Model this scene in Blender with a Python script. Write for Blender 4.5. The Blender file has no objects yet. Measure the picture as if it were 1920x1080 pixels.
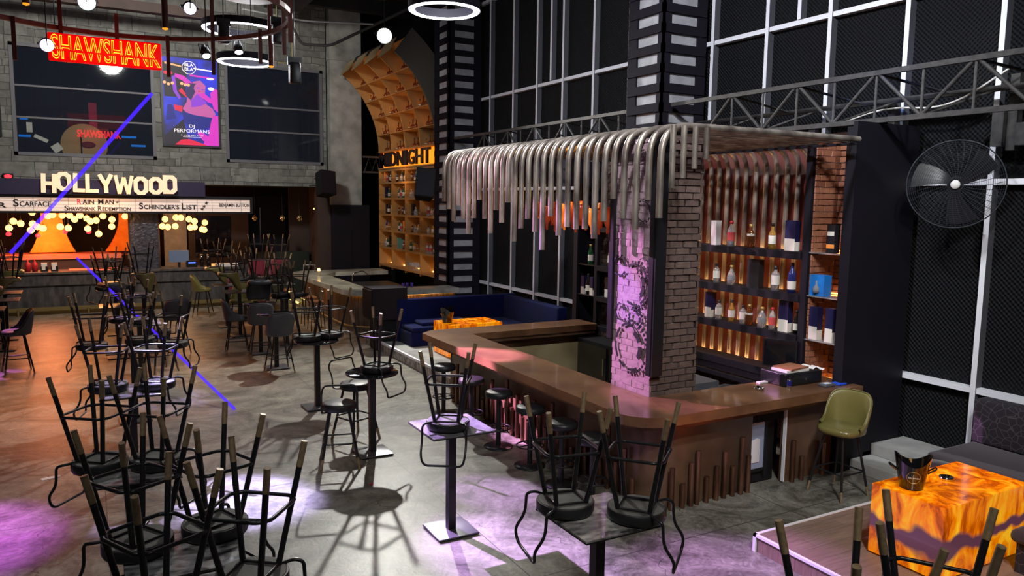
import bpy, math, random
from mathutils import Matrix, Vector
random.seed(7)
SC = bpy.context.scene
COL = SC.collection
PI = math.pi
R = math.radians

# ------------------------------------------------------------------ camera
cam_d = bpy.data.cameras.new('camera'); cam = bpy.data.objects.new('camera', cam_d); COL.objects.link(cam)
cam_d.sensor_width = 36.0; cam_d.lens = 1430.0 / 1920.0 * 36.0; cam_d.clip_end = 200; cam_d.clip_start = 0.05
Rm = Matrix(((0.87490204, 0.04302633, -0.48238486), (-0.48410863, 0.10568997, -0.86860144), (0.01361051, 0.99346785, 0.11329778)))
cam.matrix_world = Matrix.Translation((0, 0, 3.35)) @ Rm.to_4x4()
SC.camera = cam

# ------------------------------------------------------------------ colour management, world
SC.view_settings.view_transform = 'Standard'; SC.view_settings.look = 'None'
SC.view_settings.gamma = 1.0; SC.view_settings.use_curve_mapping = False
SC.view_settings.exposure = 0.0
SC.cycles.use_denoising = True
SC.cycles.max_bounces = 6; SC.cycles.diffuse_bounces = 3; SC.cycles.glossy_bounces = 3
SC.cycles.transmission_bounces = 4; SC.cycles.transparent_max_bounces = 8
SC.cycles.sample_clamp_indirect = 4.0
SC.cycles.caustics_reflective = False; SC.cycles.caustics_refractive = False
W = bpy.data.worlds.new('world'); SC.world = W; W.use_nodes = True
W.node_tree.nodes['Background'].inputs[0].default_value = (0.55, 0.6, 0.75, 1)
W.node_tree.nodes['Background'].inputs[1].default_value = 0.05

# ------------------------------------------------------------------ lights
def spot(name, loc, aim, power, color, size, blend=0.5, rad=0.08):
    l = bpy.data.lights.new(name, 'SPOT'); o = bpy.data.objects.new(name, l); COL.objects.link(o)
    l.energy = power; l.color = color; l.spot_size = R(size); l.spot_blend = blend; l.shadow_soft_size = rad
    o.location = loc; o.rotation_euler = (Vector(aim) - Vector(loc)).to_track_quat('-Z', 'Y').to_euler(); return o
def area(name, loc, aim, power, color, sx, sy=None):
    l = bpy.data.lights.new(name, 'AREA'); o = bpy.data.objects.new(name, l); COL.objects.link(o)
    l.energy = power; l.color = color; l.shape = 'RECTANGLE'; l.size = sx; l.size_y = sy or sx
    o.location = loc; o.rotation_euler = (Vector(aim) - Vector(loc)).to_track_quat('-Z', 'Y').to_euler(); return o
def point(name, loc, power, color, rad=0.1):
    l = bpy.data.lights.new(name, 'POINT'); o = bpy.data.objects.new(name, l); COL.objects.link(o)
    l.energy = power; l.color = color; l.shadow_soft_size = rad; o.location = loc; return o
WHITE = (1.0, 0.97, 0.9); PURP = (0.62, 0.25, 1.0); PINK = (0.95, 0.45, 0.98)
spot('white_key_spot', (6.45, 18.0, 7.2), (2.8, 8.0, 0), 3300, WHITE, 95, 0.6, 0.10)
spot('arch_top_spot', (6.45, 18.0, 7.2), (7.3, 20.5, 7.0), 60, WHITE, 100, 0.6, 0.10)
spot('wall_fill_spot', (2.6, 5.0, 8.4), (9.3, 9.5, 4.4), 2700, (0.9, 0.92, 1.0), 85, 0.8, 0.25)  # added fill to brighten the mullion wall, no lamp of the room
spot('wall_fill_near_spot', (3.2, 0.5, 8.2), (9.2, 4.8, 1.5), 1500, (0.9, 0.95, 1.0), 70, 0.8, 0.25)  # added fill for the near part of the right wall
spot('front_fill_spot', (1.5, -1.0, 8.0), (5.6, 6.0, 1.0), 1150, (1.0, 0.95, 0.86), 75, 0.9, 0.3)  # added fill on the bar corner, from outside the view
spot('floor_fill_spot', (-2.0, 4.0, 8.2), (1.5, 8.5, 0.0), 330, (0.95, 0.95, 1.0), 80, 0.9, 0.3)  # added fill on the left floor, stands for no known fixture
spot('stone_wall_fill_spot', (1.0, 17.0, 8.3), (2.0, 25.0, 5.6), 2300, (1.0, 0.97, 0.9), 110, 0.9, 0.4)  # added fill to lift the stone wall
spot('purple_floor_spot', (1.5, 13.0, 6.3), (3.45, 6.05, 0), 27000, (0.68, 0.42, 1.0), 11.5, 0.9, 0.05)
spot('purple_floor_spot_b', (1.2, 13.2, 6.3), (3.98, 7.5, 0), 13000, (0.66, 0.36, 1.0), 7.5, 0.8, 0.05)
spot('purple_mural_spot', (-0.2, 13.5, 6.0), (5.55, 7.15, 2.05), 9000, PINK, 12.5, 0.4, 0.03)
spot('blue_mural_spot', (-0.2, 13.5, 6.0), (5.55, 7.4, 2.3), 6000, (0.2, 0.15, 1.0), 5, 0.6, 0.03)
spot('purple_counter_spot', (0.2, 13.4, 6.1), (5.1, 9.55, 0.75), 26000, PINK, 9, 0.6, 0.04)
spot('pink_canopy_spot', (-0.2, 13.5, 6.0), (5.0, 10.0, 3.5), 3000, (1.0, 0.6, 0.85), 16, 0.8, 0.05)
spot('purple_group_spot', (-0.4, 12.5, 6.3), (1.4, 8.6, 0), 26000, (0.55, 0.48, 1.0), 12.5, 0.8, 0.05)
spot('purple_left_spot', (-1.0, 12.5, 6.3), (-1.25, 8.75, 0), 6500, (0.7, 0.15, 1.0), 17, 0.9, 0.05)
spot('purple_far_spot', (-1.5, 19.0, 6.3), (-1.6, 16.8, 0), 3500, (0.8, 0.2, 1.0), 10, 0.9, 0.05)
spot('purple_platform_spot', (1.5, 9.0, 6.4), (5.05, 4.75, 0), 7000, (0.72, 0.35, 1.0), 14, 1.0, 0.05)
spot('orange_floor_spot', (-2.5, 20.0, 6.0), (0.3, 15.5, 0), 1700, (1.0, 0.3, 0.08), 50, 0.9, 0.1)
spot('orange_floor_spot_b', (-3.0, 16.0, 6.0), (-0.5, 11.5, 0), 700, (1.0, 0.22, 0.12), 40, 0.9, 0.1)
spot('blue_wall_spot', (5.5, 5.0, 7.5), (9.3, 6.6, 4.6), 420, (0.25, 0.4, 1.0), 24, 0.9, 0.1)
spot('violet_far_group_spot', (-.6, 19.5, 6.2), (0.7, 15.0, 1.4), 5200, (0.6, 0.5, 1.0), 9, 0.7, 0.05)
spot('stone_bar_fill_spot', (4.0, 16.5, 7.5), (6.2, 20.5, 1.0), 1300, (1.0, 0.9, 0.7), 34, 0.8, 0.2)  # added warm fill for the stone topped bar, no fixture there
spot('violet_stool_group_spot', (0.2, 13.8, 6.2), (0.35, 9.8, 1.4), 2600, (0.62, 0.5, 1.0), 9, 0.7, 0.05)
point('bulb_row_glow', (0.3, 24.2, 2.55), 80, (1.0, 0.45, 0.12), 0.6)
point('bulb_row_glow_b', (-1.2, 26.0, 2.2), 200, (1.0, 0.30, 0.12), 0.5)
point('bulb_row_glow_c', (2.6, 25.9, 2.3), 60, (1.0, 0.5, 0.2), 0.4)

# ------------------------------------------------------------------ materials
def nodes(m):
    m.use_nodes = True
    return m.node_tree.nodes, m.node_tree.links, m.node_tree.nodes['Principled BSDF']
def mat(name, c, rough=0.5, metal=0.0, emit=None, es=0.0, trans=0.0, alpha=1.0, coat=0.0, noise=None, bump=0.0, bscale=60.0, sheen=0.0, ior=1.45, spec=0.5):
    m = bpy.data.materials.new(name); n, l, b = nodes(m)
    b.inputs['Base Color'].default_value = (*c, 1); b.inputs['Roughness'].default_value = rough
    b.inputs['Metallic'].default_value = metal; b.inputs['Transmission Weight'].default_value = trans
    b.inputs['Alpha'].default_value = alpha; b.inputs['Coat Weight'].default_value = coat
    b.inputs['Sheen Weight'].default_value = sheen; b.inputs['IOR'].default_value = ior
    b.inputs['Specular IOR Level'].default_value = spec
    if emit: b.inputs['Emission Color'].default_value = (*emit, 1); b.inputs['Emission Strength'].default_value = es
    if noise or bump:
        tc = n.new('ShaderNodeTexCoord'); 
    if noise:
        c2, sc = noise[0], noise[1]
        nz = n.new('ShaderNodeTexNoise'); nz.inputs['Scale'].default_value = sc; nz.inputs['Detail'].default_value = 6
        if len(noise) > 2:
            mp = n.new('ShaderNodeMapping'); mp.inputs['Scale'].default_value = noise[2]
            l.new(tc.outputs['Object'], mp.inputs['Vector']); l.new(mp.outputs[0], nz.inputs['Vector'])
        else: l.new(tc.outputs['Object'], nz.inputs['Vector'])
        cr = n.new('ShaderNodeValToRGB'); cr.color_ramp.elements[0].position = 0.36; cr.color_ramp.elements[1].position = 0.66
        cr.color_ramp.elements[0].color = (*c, 1); cr.color_ramp.elements[1].color = (*c2, 1)
        l.new(nz.outputs['Fac'], cr.inputs['Fac']); l.new(cr.outputs[0], b.inputs['Base Color'])
    if bump:
        nb = n.new('ShaderNodeTexNoise'); nb.inputs['Scale'].default_value = bscale; nb.inputs['Detail'].default_value = 4
        l.new(tc.outputs['Object'], nb.inputs['Vector'])
        bp = n.new('ShaderNodeBump'); bp.inputs['Strength'].default_value = bump; bp.inputs['Distance'].default_value = 0.02
        l.new(nb.outputs['Fac'], bp.inputs['Height']); l.new(bp.outputs[0], b.inputs['Normal'])
    return m
M = {}
M['steel'] = mat('black_powder_steel', (0.012, 0.012, 0.014), 0.32, 0.0, bump=0.05)
M['steel2'] = mat('black_matt_metal', (0.008, 0.008, 0.01), 0.7, spec=0.2)
M['brass'] = mat('brass_ferrule', (0.34, 0.25, 0.14), 0.45, 0.35, noise=((0.22, 0.16, 0.1), 30))
M['seat'] = mat('black_vinyl', (0.016, 0.016, 0.018), 0.42, bump=0.3, bscale=12)
M['underside'] = mat('black_seat_underside', (0.045, 0.045, 0.04), 0.7, noise=((0.10, 0.10, 0.09), 6))
M['seat_teal'] = mat('dark_green_vinyl', (0.03, 0.042, 0.043), 0.35, bump=0.1, bscale=12)
M['olive'] = mat('olive_leather', (0.15, 0.13, 0.035), 0.35, coat=0.15, noise=((0.19, 0.165, 0.055), 3))
M['grey'] = mat('charcoal_leather', (0.055, 0.06, 0.07), 0.5, noise=((0.07, 0.075, 0.085), 4))
M['red'] = mat('red_velvet', (0.16, 0.005, 0.02), 0.8, sheen=0.3)
M['blue'] = mat('navy_velvet', (0.0012, 0.004, 0.038), 0.85, sheen=0.05, noise=((0.0015, 0.005, 0.055), 2), spec=0.15)
M['counter'] = mat('brown_copper_countertop', (0.15, 0.07, 0.038), 0.3, 0.25, coat=0.3, noise=((0.28, 0.145, 0.07), 2.2))
M['counter_edge'] = mat('brown_copper_cladding', (0.14, 0.075, 0.045), 0.3, 0.3, noise=((0.22, 0.125, 0.075), 2.5))
M['pipe'] = mat('patinated_pipe', (0.16, 0.13, 0.11), 0.36, 0.6, noise=((0.50, 0.44, 0.38), 5.0, (1, 1, 0.5)))
M['copper'] = mat('dark_copper_pipe', (0.11, 0.05, 0.03), 0.3, 0.85, noise=((0.36, 0.2, 0.13), 4.0, (1, 1, 0.4)))
M['shelf_black'] = mat('black_shelf', (0.010, 0.009, 0.014), 0.55, spec=0.2)
M['slat'] = mat('black_column_slat', (0.014, 0.012, 0.018), 0.85, spec=0.12)
M['paleconc'] = mat('pale_concrete', (0.34, 0.34, 0.36), 0.85, noise=((0.46, 0.46, 0.48), 4), bump=0.3, bscale=15)
M['concrete'] = mat('raw_concrete', (0.20, 0.20, 0.19), 0.85, noise=((0.33, 0.33, 0.31), 2.5), bump=0.5, bscale=8)
M['white_metal'] = mat('white_painted_mullion', (0.82, 0.83, 0.88), 0.45)
M['grey_metal'] = mat('grey_mullion_return', (0.10, 0.10, 0.115), 0.5)
M['truss'] = mat('grey_truss_steel', (0.035, 0.033, 0.033), 0.6, 0.1, noise=((0.06, 0.057, 0.055), 12))
M['dark'] = mat('dark_plaster', (0.012, 0.011, 0.012), 0.8)
M['darkbrown'] = mat('dark_brown_plaster', (0.035, 0.02, 0.017), 0.7, noise=((0.05, 0.028, 0.022), 2))
M['ceil'] = mat('black_ceiling', (0.018, 0.018, 0.02), 0.85, noise=((0.03, 0.03, 0.03), 1.5))
M['glassblk'] = mat('dark_window_glass', (0.004, 0.005, 0.01), 0.06, spec=0.8)
M['rust'] = mat('oxide_red_steel', (0.10, 0.025, 0.018), 0.6, noise=((0.14, 0.037, 0.026), 5))
M['galv'] = mat('galvanised_conduit', (0.3, 0.31, 0.3), 0.4, 0.6)
M['chrome'] = mat('chrome', (0.6, 0.6, 0.6), 0.12, 1.0)
M['plastic'] = mat('black_plastic', (0.01, 0.01, 0.012), 0.35)
M['gloss'] = mat('gloss_black_acrylic', (0.006, 0.006, 0.008), 0.06, coat=0.8)
M['white'] = mat('white_paper', (0.7, 0.68, 0.65), 0.6)
M['cream'] = mat('cream_letter', (0.9, 0.72, 0.52), 0.5, emit=(1.0, 0.62, 0.38), es=0.55)
M['marq'] = mat('marquee_lightbox', (0.7, 0.6, 0.55), 0.4, emit=(1.0, 0.74, 0.62), es=0.42)
M['marqline'] = mat('marquee_rail', (0.25, 0.2, 0.18), 0.5)
M['letter'] = mat('black_letter', (0.01, 0.008, 0.012), 0.5)
M['redletter'] = mat('red_letter', (0.5, 0.02, 0.06), 0.5, emit=(0.8, 0.05, 0.1), es=0.3)
M['bulb'] = mat('warm_bulb', (1, 0.6, 0.2), 0.3, emit=(1.0, 0.42, 0.09), es=5.0)
M['bulboff'] = mat('amber_glass_globe', (0.55, 0.2, 0.05), 0.05, trans=0.8)
M['led'] = mat('white_led', (1, 1, 1), 0.4, emit=(0.92, 0.95, 1.0), es=9.0)
M['lens'] = mat('white_lamp_lens', (1, 1, 1), 0.4, emit=(1.0, 0.98, 0.85), es=60.0)
M['lensp'] = mat('violet_lamp_lens', (1, 1, 1), 0.4, emit=(0.75, 0.6, 1.0), es=30.0)
M['lensc'] = mat('cool_lamp_lens', (1, 1, 1), 0.4, emit=(0.8, 1.0, 1.0), es=25.0)
M['warmled'] = mat('warm_led_strip', (1, 0.7, 0.3), 0.4, emit=(1.0, 0.62, 0.2), es=4.0)
M['warmled2'] = mat('amber_led_strip', (1, 0.5, 0.2), 0.4, emit=(1.0, 0.42, 0.09), es=5.5)
M['shelfled'] = mat('amber_shelf_led', (1, 0.6, 0.3), 0.4, emit=(1.0, 0.5, 0.16), es=20.0)
M['yelled'] = mat('yellow_led_strip', (1, 0.8, 0.3), 0.4, emit=(1.0, 0.72, 0.2), es=2.6)
M['neon'] = mat('yellow_neon_tube', (1, 0.6, 0.1), 0.4, emit=(1.0, 0.48, 0.02), es=2.6)
M['neonred'] = mat('red_neon_board', (0.6, 0.0, 0.0), 0.4, emit=(1.0, 0.0, 0.0), es=0.62)
M['redled'] = mat('red_lamp', (1, 0, 0), 0.4, emit=(1.0, 0.02, 0.03), es=4.0)
M['wood_amber'] = mat('honey_plywood', (0.40, 0.21, 0.07), 0.5, noise=((0.50, 0.27, 0.09), 3))
M['orangewall'] = mat('orange_plaster', (0.75, 0.20, 0.01), 0.7, noise=((0.85, 0.27, 0.02), 6), bump=0.2, bscale=20)
M['beige'] = mat('beige_panel', (0.36, 0.29, 0.15), 0.5, noise=((0.42, 0.34, 0.18), 2))
M['stonetop'] = mat('grey_stone_top', (0.27, 0.26, 0.22), 0.3, noise=((0.55, 0.55, 0.47), 2.5), coat=0.2)
M['barwood'] = mat('weathered_wood_cladding', (0.06, 0.045, 0.035), 0.65, noise=((0.24, 0.19, 0.15), 7, (3, 3, 0.25)))
M['marble'] = mat('black_marble_laminate', (0.018, 0.018, 0.02), 0.3, noise=((0.42, 0.41, 0.40), 7.0, (1, 2.0, 1)), coat=0.2)
M['tabgrey'] = mat('grey_stone_laminate', (0.10, 0.10, 0.11), 0.2, noise=((0.24, 0.23, 0.25), 6.0), coat=0.2)
M['basepl'] = mat('brushed_base_plate', (0.10, 0.10, 0.11), 0.35, 0.6)
M['counterblk'] = mat('black_stone_cladding', (0.03, 0.03, 0.033), 0.5, noise=((0.085, 0.08, 0.08), 4, (2, 2, 0.7)), bump=0.4, bscale=8)
M['brassband'] = mat('dull_brass_rail', (0.23, 0.18, 0.07), 0.45, 0.4)
M['mirrorblk'] = mat('hammered_dark_metal', (0.06, 0.065, 0.085), 0.35, 0.7, noise=((0.12, 0.125, 0.16), 9), bump=0.9, bscale=14)
M['sofa_dark'] = mat('dark_plum_velvet', (0.035, 0.024, 0.034), 0.8, sheen=0.3, noise=((0.05, 0.035, 0.048), 4))
M['redwall'] = mat('dark_red_panel', (0.09, 0.012, 0.008), 0.6)
M['green_sofa'] = mat('dark_green_velvet', (0.010, 0.016, 0.012), 0.8)
M['reddoor'] = mat('brick_red_trim', (0.22, 0.05, 0.03), 0.6)
M['laser'] = None

def m_floor():
    m = bpy.data.materials.new('polished_concrete_floor'); n, l, b = nodes(m)
    tc = n.new('ShaderNodeTexCoord')
    n1 = n.new('ShaderNodeTexNoise'); n1.inputs['Scale'].default_value = 1.1; n1.inputs['Detail'].default_value = 10; n1.inputs['Roughness'].default_value = 0.72; n1.inputs['Distortion'].default_value = 2.0
    l.new(tc.outputs['Object'], n1.inputs['Vector'])
    cr = n.new('ShaderNodeValToRGB'); e = cr.color_ramp.elements
    e[0].position = 0.36; e[0].color = (0.062, 0.058, 0.046, 1); e[1].position = 0.64; e[1].color = (0.27, 0.258, 0.215, 1)
    l.new(n1.outputs['Fac'], cr.inputs['Fac'])
    n2 = n.new('ShaderNodeTexNoise'); n2.inputs['Scale'].default_value = 7; n2.inputs['Detail'].default_value = 8; n2.inputs['Distortion'].default_value = 3.0
    l.new(tc.outputs['Object'], n2.inputs['Vector'])
    mx = n.new('ShaderNodeMix'); mx.data_type = 'RGBA'; mx.blend_type = 'OVERLAY'; mx.inputs[0].default_value = 0.75
    l.new(cr.outputs[0], mx.inputs[6]); l.new(n2.outputs['Fac'], mx.inputs[7])
    # saw-cut joints
    sp = n.new('ShaderNodeSeparateXYZ'); l.new(tc.outputs['Object'], sp.inputs[0])
    def joint(out, off, per):
        a = n.new('ShaderNodeMath'); a.operation = 'SUBTRACT'; l.new(out, a.inputs[0]); a.inputs[1].default_value = off
        w = n.new('ShaderNodeMath'); w.operation = 'PINGPONG'; l.new(a.outputs[0], w.inputs[0]); w.inputs[1].default_value = per / 2
        g = n.new('ShaderNodeMath'); g.operation = 'LESS_THAN'; l.new(w.outputs[0], g.inputs[0]); g.inputs[1].default_value = 0.006
        return g
    a = joint(sp.outputs[0], 3.34, 3.3); bb = joint(sp.outputs[1], 8.85, 3.3)
    mm = n.new('ShaderNodeMath'); mm.operation = 'MAXIMUM'; l.new(a.outputs[0], mm.inputs[0]); l.new(bb.outputs[0], mm.inputs[1])
    # crack
    nz = n.new('ShaderNodeTexVoronoi'); nz.feature = 'DISTANCE_TO_EDGE'; nz.inputs['Scale'].default_value = 0.22
    nd = n.new('ShaderNodeTexNoise'); nd.inputs['Scale'].default_value = 1.6; nd.inputs['Detail'].default_value = 6; l.new(tc.outputs['Object'], nd.inputs['Vector'])
    va = n.new('ShaderNodeVectorMath'); va.operation = 'ADD'; l.new(tc.outputs['Object'], va.inputs[0]); l.new(nd.outputs['Color'], va.inputs[1]); l.new(va.outputs[0], nz.inputs['Vector'])
    g = n.new('ShaderNodeMath'); g.operation = 'LESS_THAN'; l.new(nz.outputs['Distance'], g.inputs[0]); g.inputs[1].default_value = 0.0009
    m2 = n.new('ShaderNodeMath'); m2.operation = 'MAXIMUM'; l.new(mm.outputs[0], m2.inputs[0]); l.new(g.outputs[0], m2.inputs[1])
    mj = n.new('ShaderNodeMix'); mj.data_type = 'RGBA'; l.new(m2.outputs[0], mj.inputs[0]); l.new(mx.outputs[2], mj.inputs[6]); mj.inputs[7].default_value = (0.05, 0.045, 0.04, 1)
    l.new(mj.outputs[2], b.inputs['Base Color'])
    rr = n.new('ShaderNodeMapRange'); l.new(n2.outputs['Fac'], rr.inputs['Value']); rr.inputs['To Min'].default_value = 0.3; rr.inputs['To Max'].default_value = 0.5
    l.new(rr.outputs[0], b.inputs['Roughness'])
    bp = n.new('ShaderNodeBump'); bp.inputs['Strength'].default_value = 0.12; bp.inputs['Distance'].default_value = 0.02; l.new(n2.outputs['Fac'], bp.inputs['Height']); l.new(bp.outputs[0], b.inputs['Normal'])
    return m
M['floor'] = m_floor()
def m_foam():
    m = bpy.data.materials.new('black_acoustic_foam'); n, l, b = nodes(m)
    b.inputs['Base Color'].default_value = (0.007, 0.0075, 0.0095, 1); b.inputs['Roughness'].default_value = 0.75; b.inputs['Specular IOR Level'].default_value = 0.25
    tc = n.new('ShaderNodeTexCoord'); sp = n.new('ShaderNodeSeparateXYZ'); l.new(tc.outputs['Object'], sp.inputs[0])
    def s(o, sg):
        a = n.new('ShaderNodeMath'); a.operation = 'ADD' if sg > 0 else 'SUBTRACT'; l.new(sp.outputs[1], a.inputs[0]); l.new(sp.outputs[2], a.inputs[1])
        c = n.new('ShaderNodeMath'); c.operation = 'MULTIPLY'; l.new(a.outputs[0], c.inputs[0]); c.inputs[1].default_value = 105.0
        d = n.new('ShaderNodeMath'); d.operation = 'SINE'; l.new(c.outputs[0], d.inputs[0]); return d
    a = s(0, 1); c = s(0, -1); p = n.new('ShaderNodeMath'); p.operation = 'ADD'; l.new(a.outputs[0], p.inputs[0]); l.new(c.outputs[0], p.inputs[1])
    bp = n.new('ShaderNodeBump'); bp.inputs['Strength'].default_value = 0.8; bp.inputs['Distance'].default_value = 0.015
    l.new(p.outputs[0], bp.inputs['Height']); l.new(bp.outputs[0], b.inputs['Normal'])
    return m
M['foam'] = m_foam()
def m_stone():
    m = bpy.data.materials.new('grey_stone_cladding'); n, l, b = nodes(m)
    tc = n.new('ShaderNodeTexCoord'); mp = n.new('ShaderNodeMapping'); mp.inputs['Rotation'].default_value = (R(90), 0, 0)
    l.new(tc.outputs['Object'], mp.inputs['Vector'])
    nd = n.new('ShaderNodeTexNoise'); nd.inputs['Scale'].default_value = 1.5; l.new(mp.outputs[0], nd.inputs['Vector'])
    va = n.new('ShaderNodeMix'); va.data_type = 'RGBA'; va.blend_type = 'ADD'; va.inputs[0].default_value = 0.10; l.new(mp.outputs[0], va.inputs[6]); l.new(nd.outputs['Color'], va.inputs[7])
    def bk(w, h, off):
        k = n.new('ShaderNodeTexBrick'); k.inputs['Scale'].default_value = 1.0; k.inputs['Brick Width'].default_value = w; k.inputs['Row Height'].default_value = h
        k.inputs['Mortar Size'].default_value = 0.012; k.inputs['Mortar Smooth'].default_value = 0.4; k.offset = off; k.squash = 0.6; k.squash_frequency = 3
        k.inputs['Color1'].default_value = (0.19, 0.19, 0.175, 1); k.inputs['Color2'].default_value = (0.10, 0.10, 0.092, 1); k.inputs['Mortar'].default_value = (0.05, 0.05, 0.05, 1)
        l.new(va.outputs[2], k.inputs['Vector']); return k
    k1 = bk(0.85, 0.42, 0.37); k2 = bk(0.50, 0.21, 0.5)
    vs = n.new('ShaderNodeTexVoronoi'); vs.inputs['Scale'].default_value = 0.9; vs.distance = 'CHEBYCHEV'; l.new(va.outputs[2], vs.inputs['Vector'])
    sc = n.new('ShaderNodeSeparateColor'); l.new(vs.outputs['Color'], sc.inputs[0])
    gt = n.new('ShaderNodeMath'); gt.operation = 'GREATER_THAN'; gt.inputs[1].default_value = 0.5; l.new(sc.outputs[0], gt.inputs[0])
    mk = n.new('ShaderNodeMix'); mk.data_type = 'RGBA'; l.new(gt.outputs[0], mk.inputs[0]); l.new(k1.outputs[0], mk.inputs[6]); l.new(k2.outputs[0], mk.inputs[7])
    n2 = n.new('ShaderNodeTexNoise'); n2.inputs['Scale'].default_value = 5; n2.inputs['Detail'].default_value = 8; l.new(mp.outputs[0], n2.inputs['Vector'])
    mx = n.new('ShaderNodeMix'); mx.data_type = 'RGBA'; mx.blend_type = 'OVERLAY'; mx.inputs[0].default_value = 0.7; l.new(mk.outputs[2], mx.inputs[6]); l.new(n2.outputs['Fac'], mx.inputs[7])
    l.new(mx.outputs[2], b.inputs['Base Color']); b.inputs['Roughness'].default_value = 0.8
    ml = n.new('ShaderNodeMath'); ml.operation = 'ADD'; l.new(mk.outputs[2], ml.inputs[0]); l.new(n2.outputs['Fac'], ml.inputs[1])
    bp = n.new('ShaderNodeBump'); bp.inputs['Strength'].default_value = 0.6; bp.inputs['Distance'].default_value = 0.05; l.new(mx.outputs[2], bp.inputs['Height']); l.new(bp.outputs[0], b.inputs['Normal'])
    return m
M['stone'] = m_stone()
def m_brick(name, c1, c2, c3):
    m = bpy.data.materials.new(name); n, l, b = nodes(m)
    tc = n.new('ShaderNodeTexCoord'); gi = n.new('ShaderNodeNewGeometry')
    cr = n.new('ShaderNodeValToRGB'); cr.color_ramp.elements[0].color = (*c1, 1); cr.color_ramp.elements[1].color = (*c2, 1)
    l.new(gi.outputs['Random Per Island'], cr.inputs['Fac'])
    nz = n.new('ShaderNodeTexNoise'); nz.inputs['Scale'].default_value = 14; nz.inputs['Detail'].default_value = 8; l.new(tc.outputs['Object'], nz.inputs['Vector'])
    mx = n.new('ShaderNodeMix'); mx.data_type = 'RGBA'; l.new(nz.outputs['Fac'], mx.inputs[0]); l.new(cr.outputs[0], mx.inputs[6]); mx.inputs[7].default_value = (*c3, 1)
    l.new(mx.outputs[2], b.inputs['Base Color']); b.inputs['Roughness'].default_value = 0.8
    bp = n.new('ShaderNodeBump'); bp.inputs['Strength'].default_value = 0.6; bp.inputs['Distance'].default_value = 0.02; l.new(nz.outputs['Fac'], bp.inputs['Height']); l.new(bp.outputs[0], b.inputs['Normal'])
    return m
M['brick'] = m_brick('brown_brick', (0.13, 0.085, 0.07), (0.21, 0.14, 0.11), (0.07, 0.045, 0.04))
M['brickred'] = m_brick('red_brick', (0.30, 0.10, 0.05), (0.42, 0.17, 0.08), (0.18, 0.07, 0.04))
M['brickpink'] = m_brick('washed_pink_brick', (0.34, 0.23, 0.25), (0.42, 0.29, 0.31), (0.22, 0.14, 0.16))
M['mortar'] = mat('dark_mortar', (0.06, 0.045, 0.04), 0.9)
def m_onyx():
    m = bpy.data.materials.new('glowing_amber_onyx'); n, l, b = nodes(m)
    tc = n.new('ShaderNodeTexCoord'); mp = n.new('ShaderNodeMapping'); mp.inputs['Scale'].default_value = (1.0, 1.0, 0.45); l.new(tc.outputs['Object'], mp.inputs['Vector'])
    nz = n.new('ShaderNodeTexNoise'); nz.inputs['Scale'].default_value = 3.8; nz.inputs['Detail'].default_value = 12; nz.inputs['Roughness'].default_value = 0.62; nz.inputs['Distortion'].default_value = 1.6; l.new(mp.outputs[0], nz.inputs['Vector'])
    cr = n.new('ShaderNodeValToRGB'); e = cr.color_ramp.elements
    e[0].position = 0.28; e[0].color = (0.16, 0.02, 0.0, 1); e[1].position = 0.72; e[1].color = (1.0, 0.58, 0.02, 1)
    x = e.new(0.42); x.color = (0.5, 0.08, 0.0, 1); x = e.new(0.52); x.color = (0.85, 0.22, 0.0, 1)
    l.new(nz.outputs['Fac'], cr.inputs['Fac'])
    # a smoky violet vein running across the faces
    sp = n.new('ShaderNodeSeparateXYZ'); l.new(tc.outputs['Object'], sp.inputs[0])
    n2 = n.new('ShaderNodeTexNoise'); n2.inputs['Scale'].default_value = 2.2; l.new(tc.outputs['Object'], n2.inputs['Vector'])
    f = n.new('ShaderNodeMath'); f.operation = 'MULTIPLY_ADD'; l.new(n2.outputs['Fac'], f.inputs[0]); f.inputs[1].default_value = 0.55; f.inputs[2].default_value = -0.30
    d = n.new('ShaderNodeMath'); d.operation = 'SUBTRACT'; l.new(sp.outputs[2], d.inputs[0]); l.new(f.outputs[0], d.inputs[1])
    d2 = n.new('ShaderNodeMath'); d2.operation = 'SUBTRACT'; l.new(d.outputs[0], d2.inputs[0]); d2.inputs[1].default_value = 0.33
    ab = n.new('ShaderNodeMath'); ab.operation = 'ABSOLUTE'; l.new(d2.outputs[0], ab.inputs[0])
    mr = n.new('ShaderNodeMapRange'); l.new(ab.outputs[0], mr.inputs['Value']); mr.inputs['From Min'].default_value = 0.05; mr.inputs['From Max'].default_value = 0.10; mr.inputs['To Min'].default_value = 1; mr.inputs['To Max'].default_value = 0
    mx = n.new('ShaderNodeMix'); mx.data_type = 'RGBA'; l.new(mr.outputs[0], mx.inputs[0]); l.new(cr.outputs[0], mx.inputs[6]); mx.inputs[7].default_value = (0.10, 0.035, 0.06, 1)
    l.new(mx.outputs[2], b.inputs['Base Color']); l.new(mx.outputs[2], b.inputs['Emission Color']); b.inputs['Emission Strength'].default_value = 0.62
    b.inputs['Roughness'].default_value = 0.15; b.inputs['Coat Weight'].default_value = 0.3
    return m
M['onyx'] = m_onyx()
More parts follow.
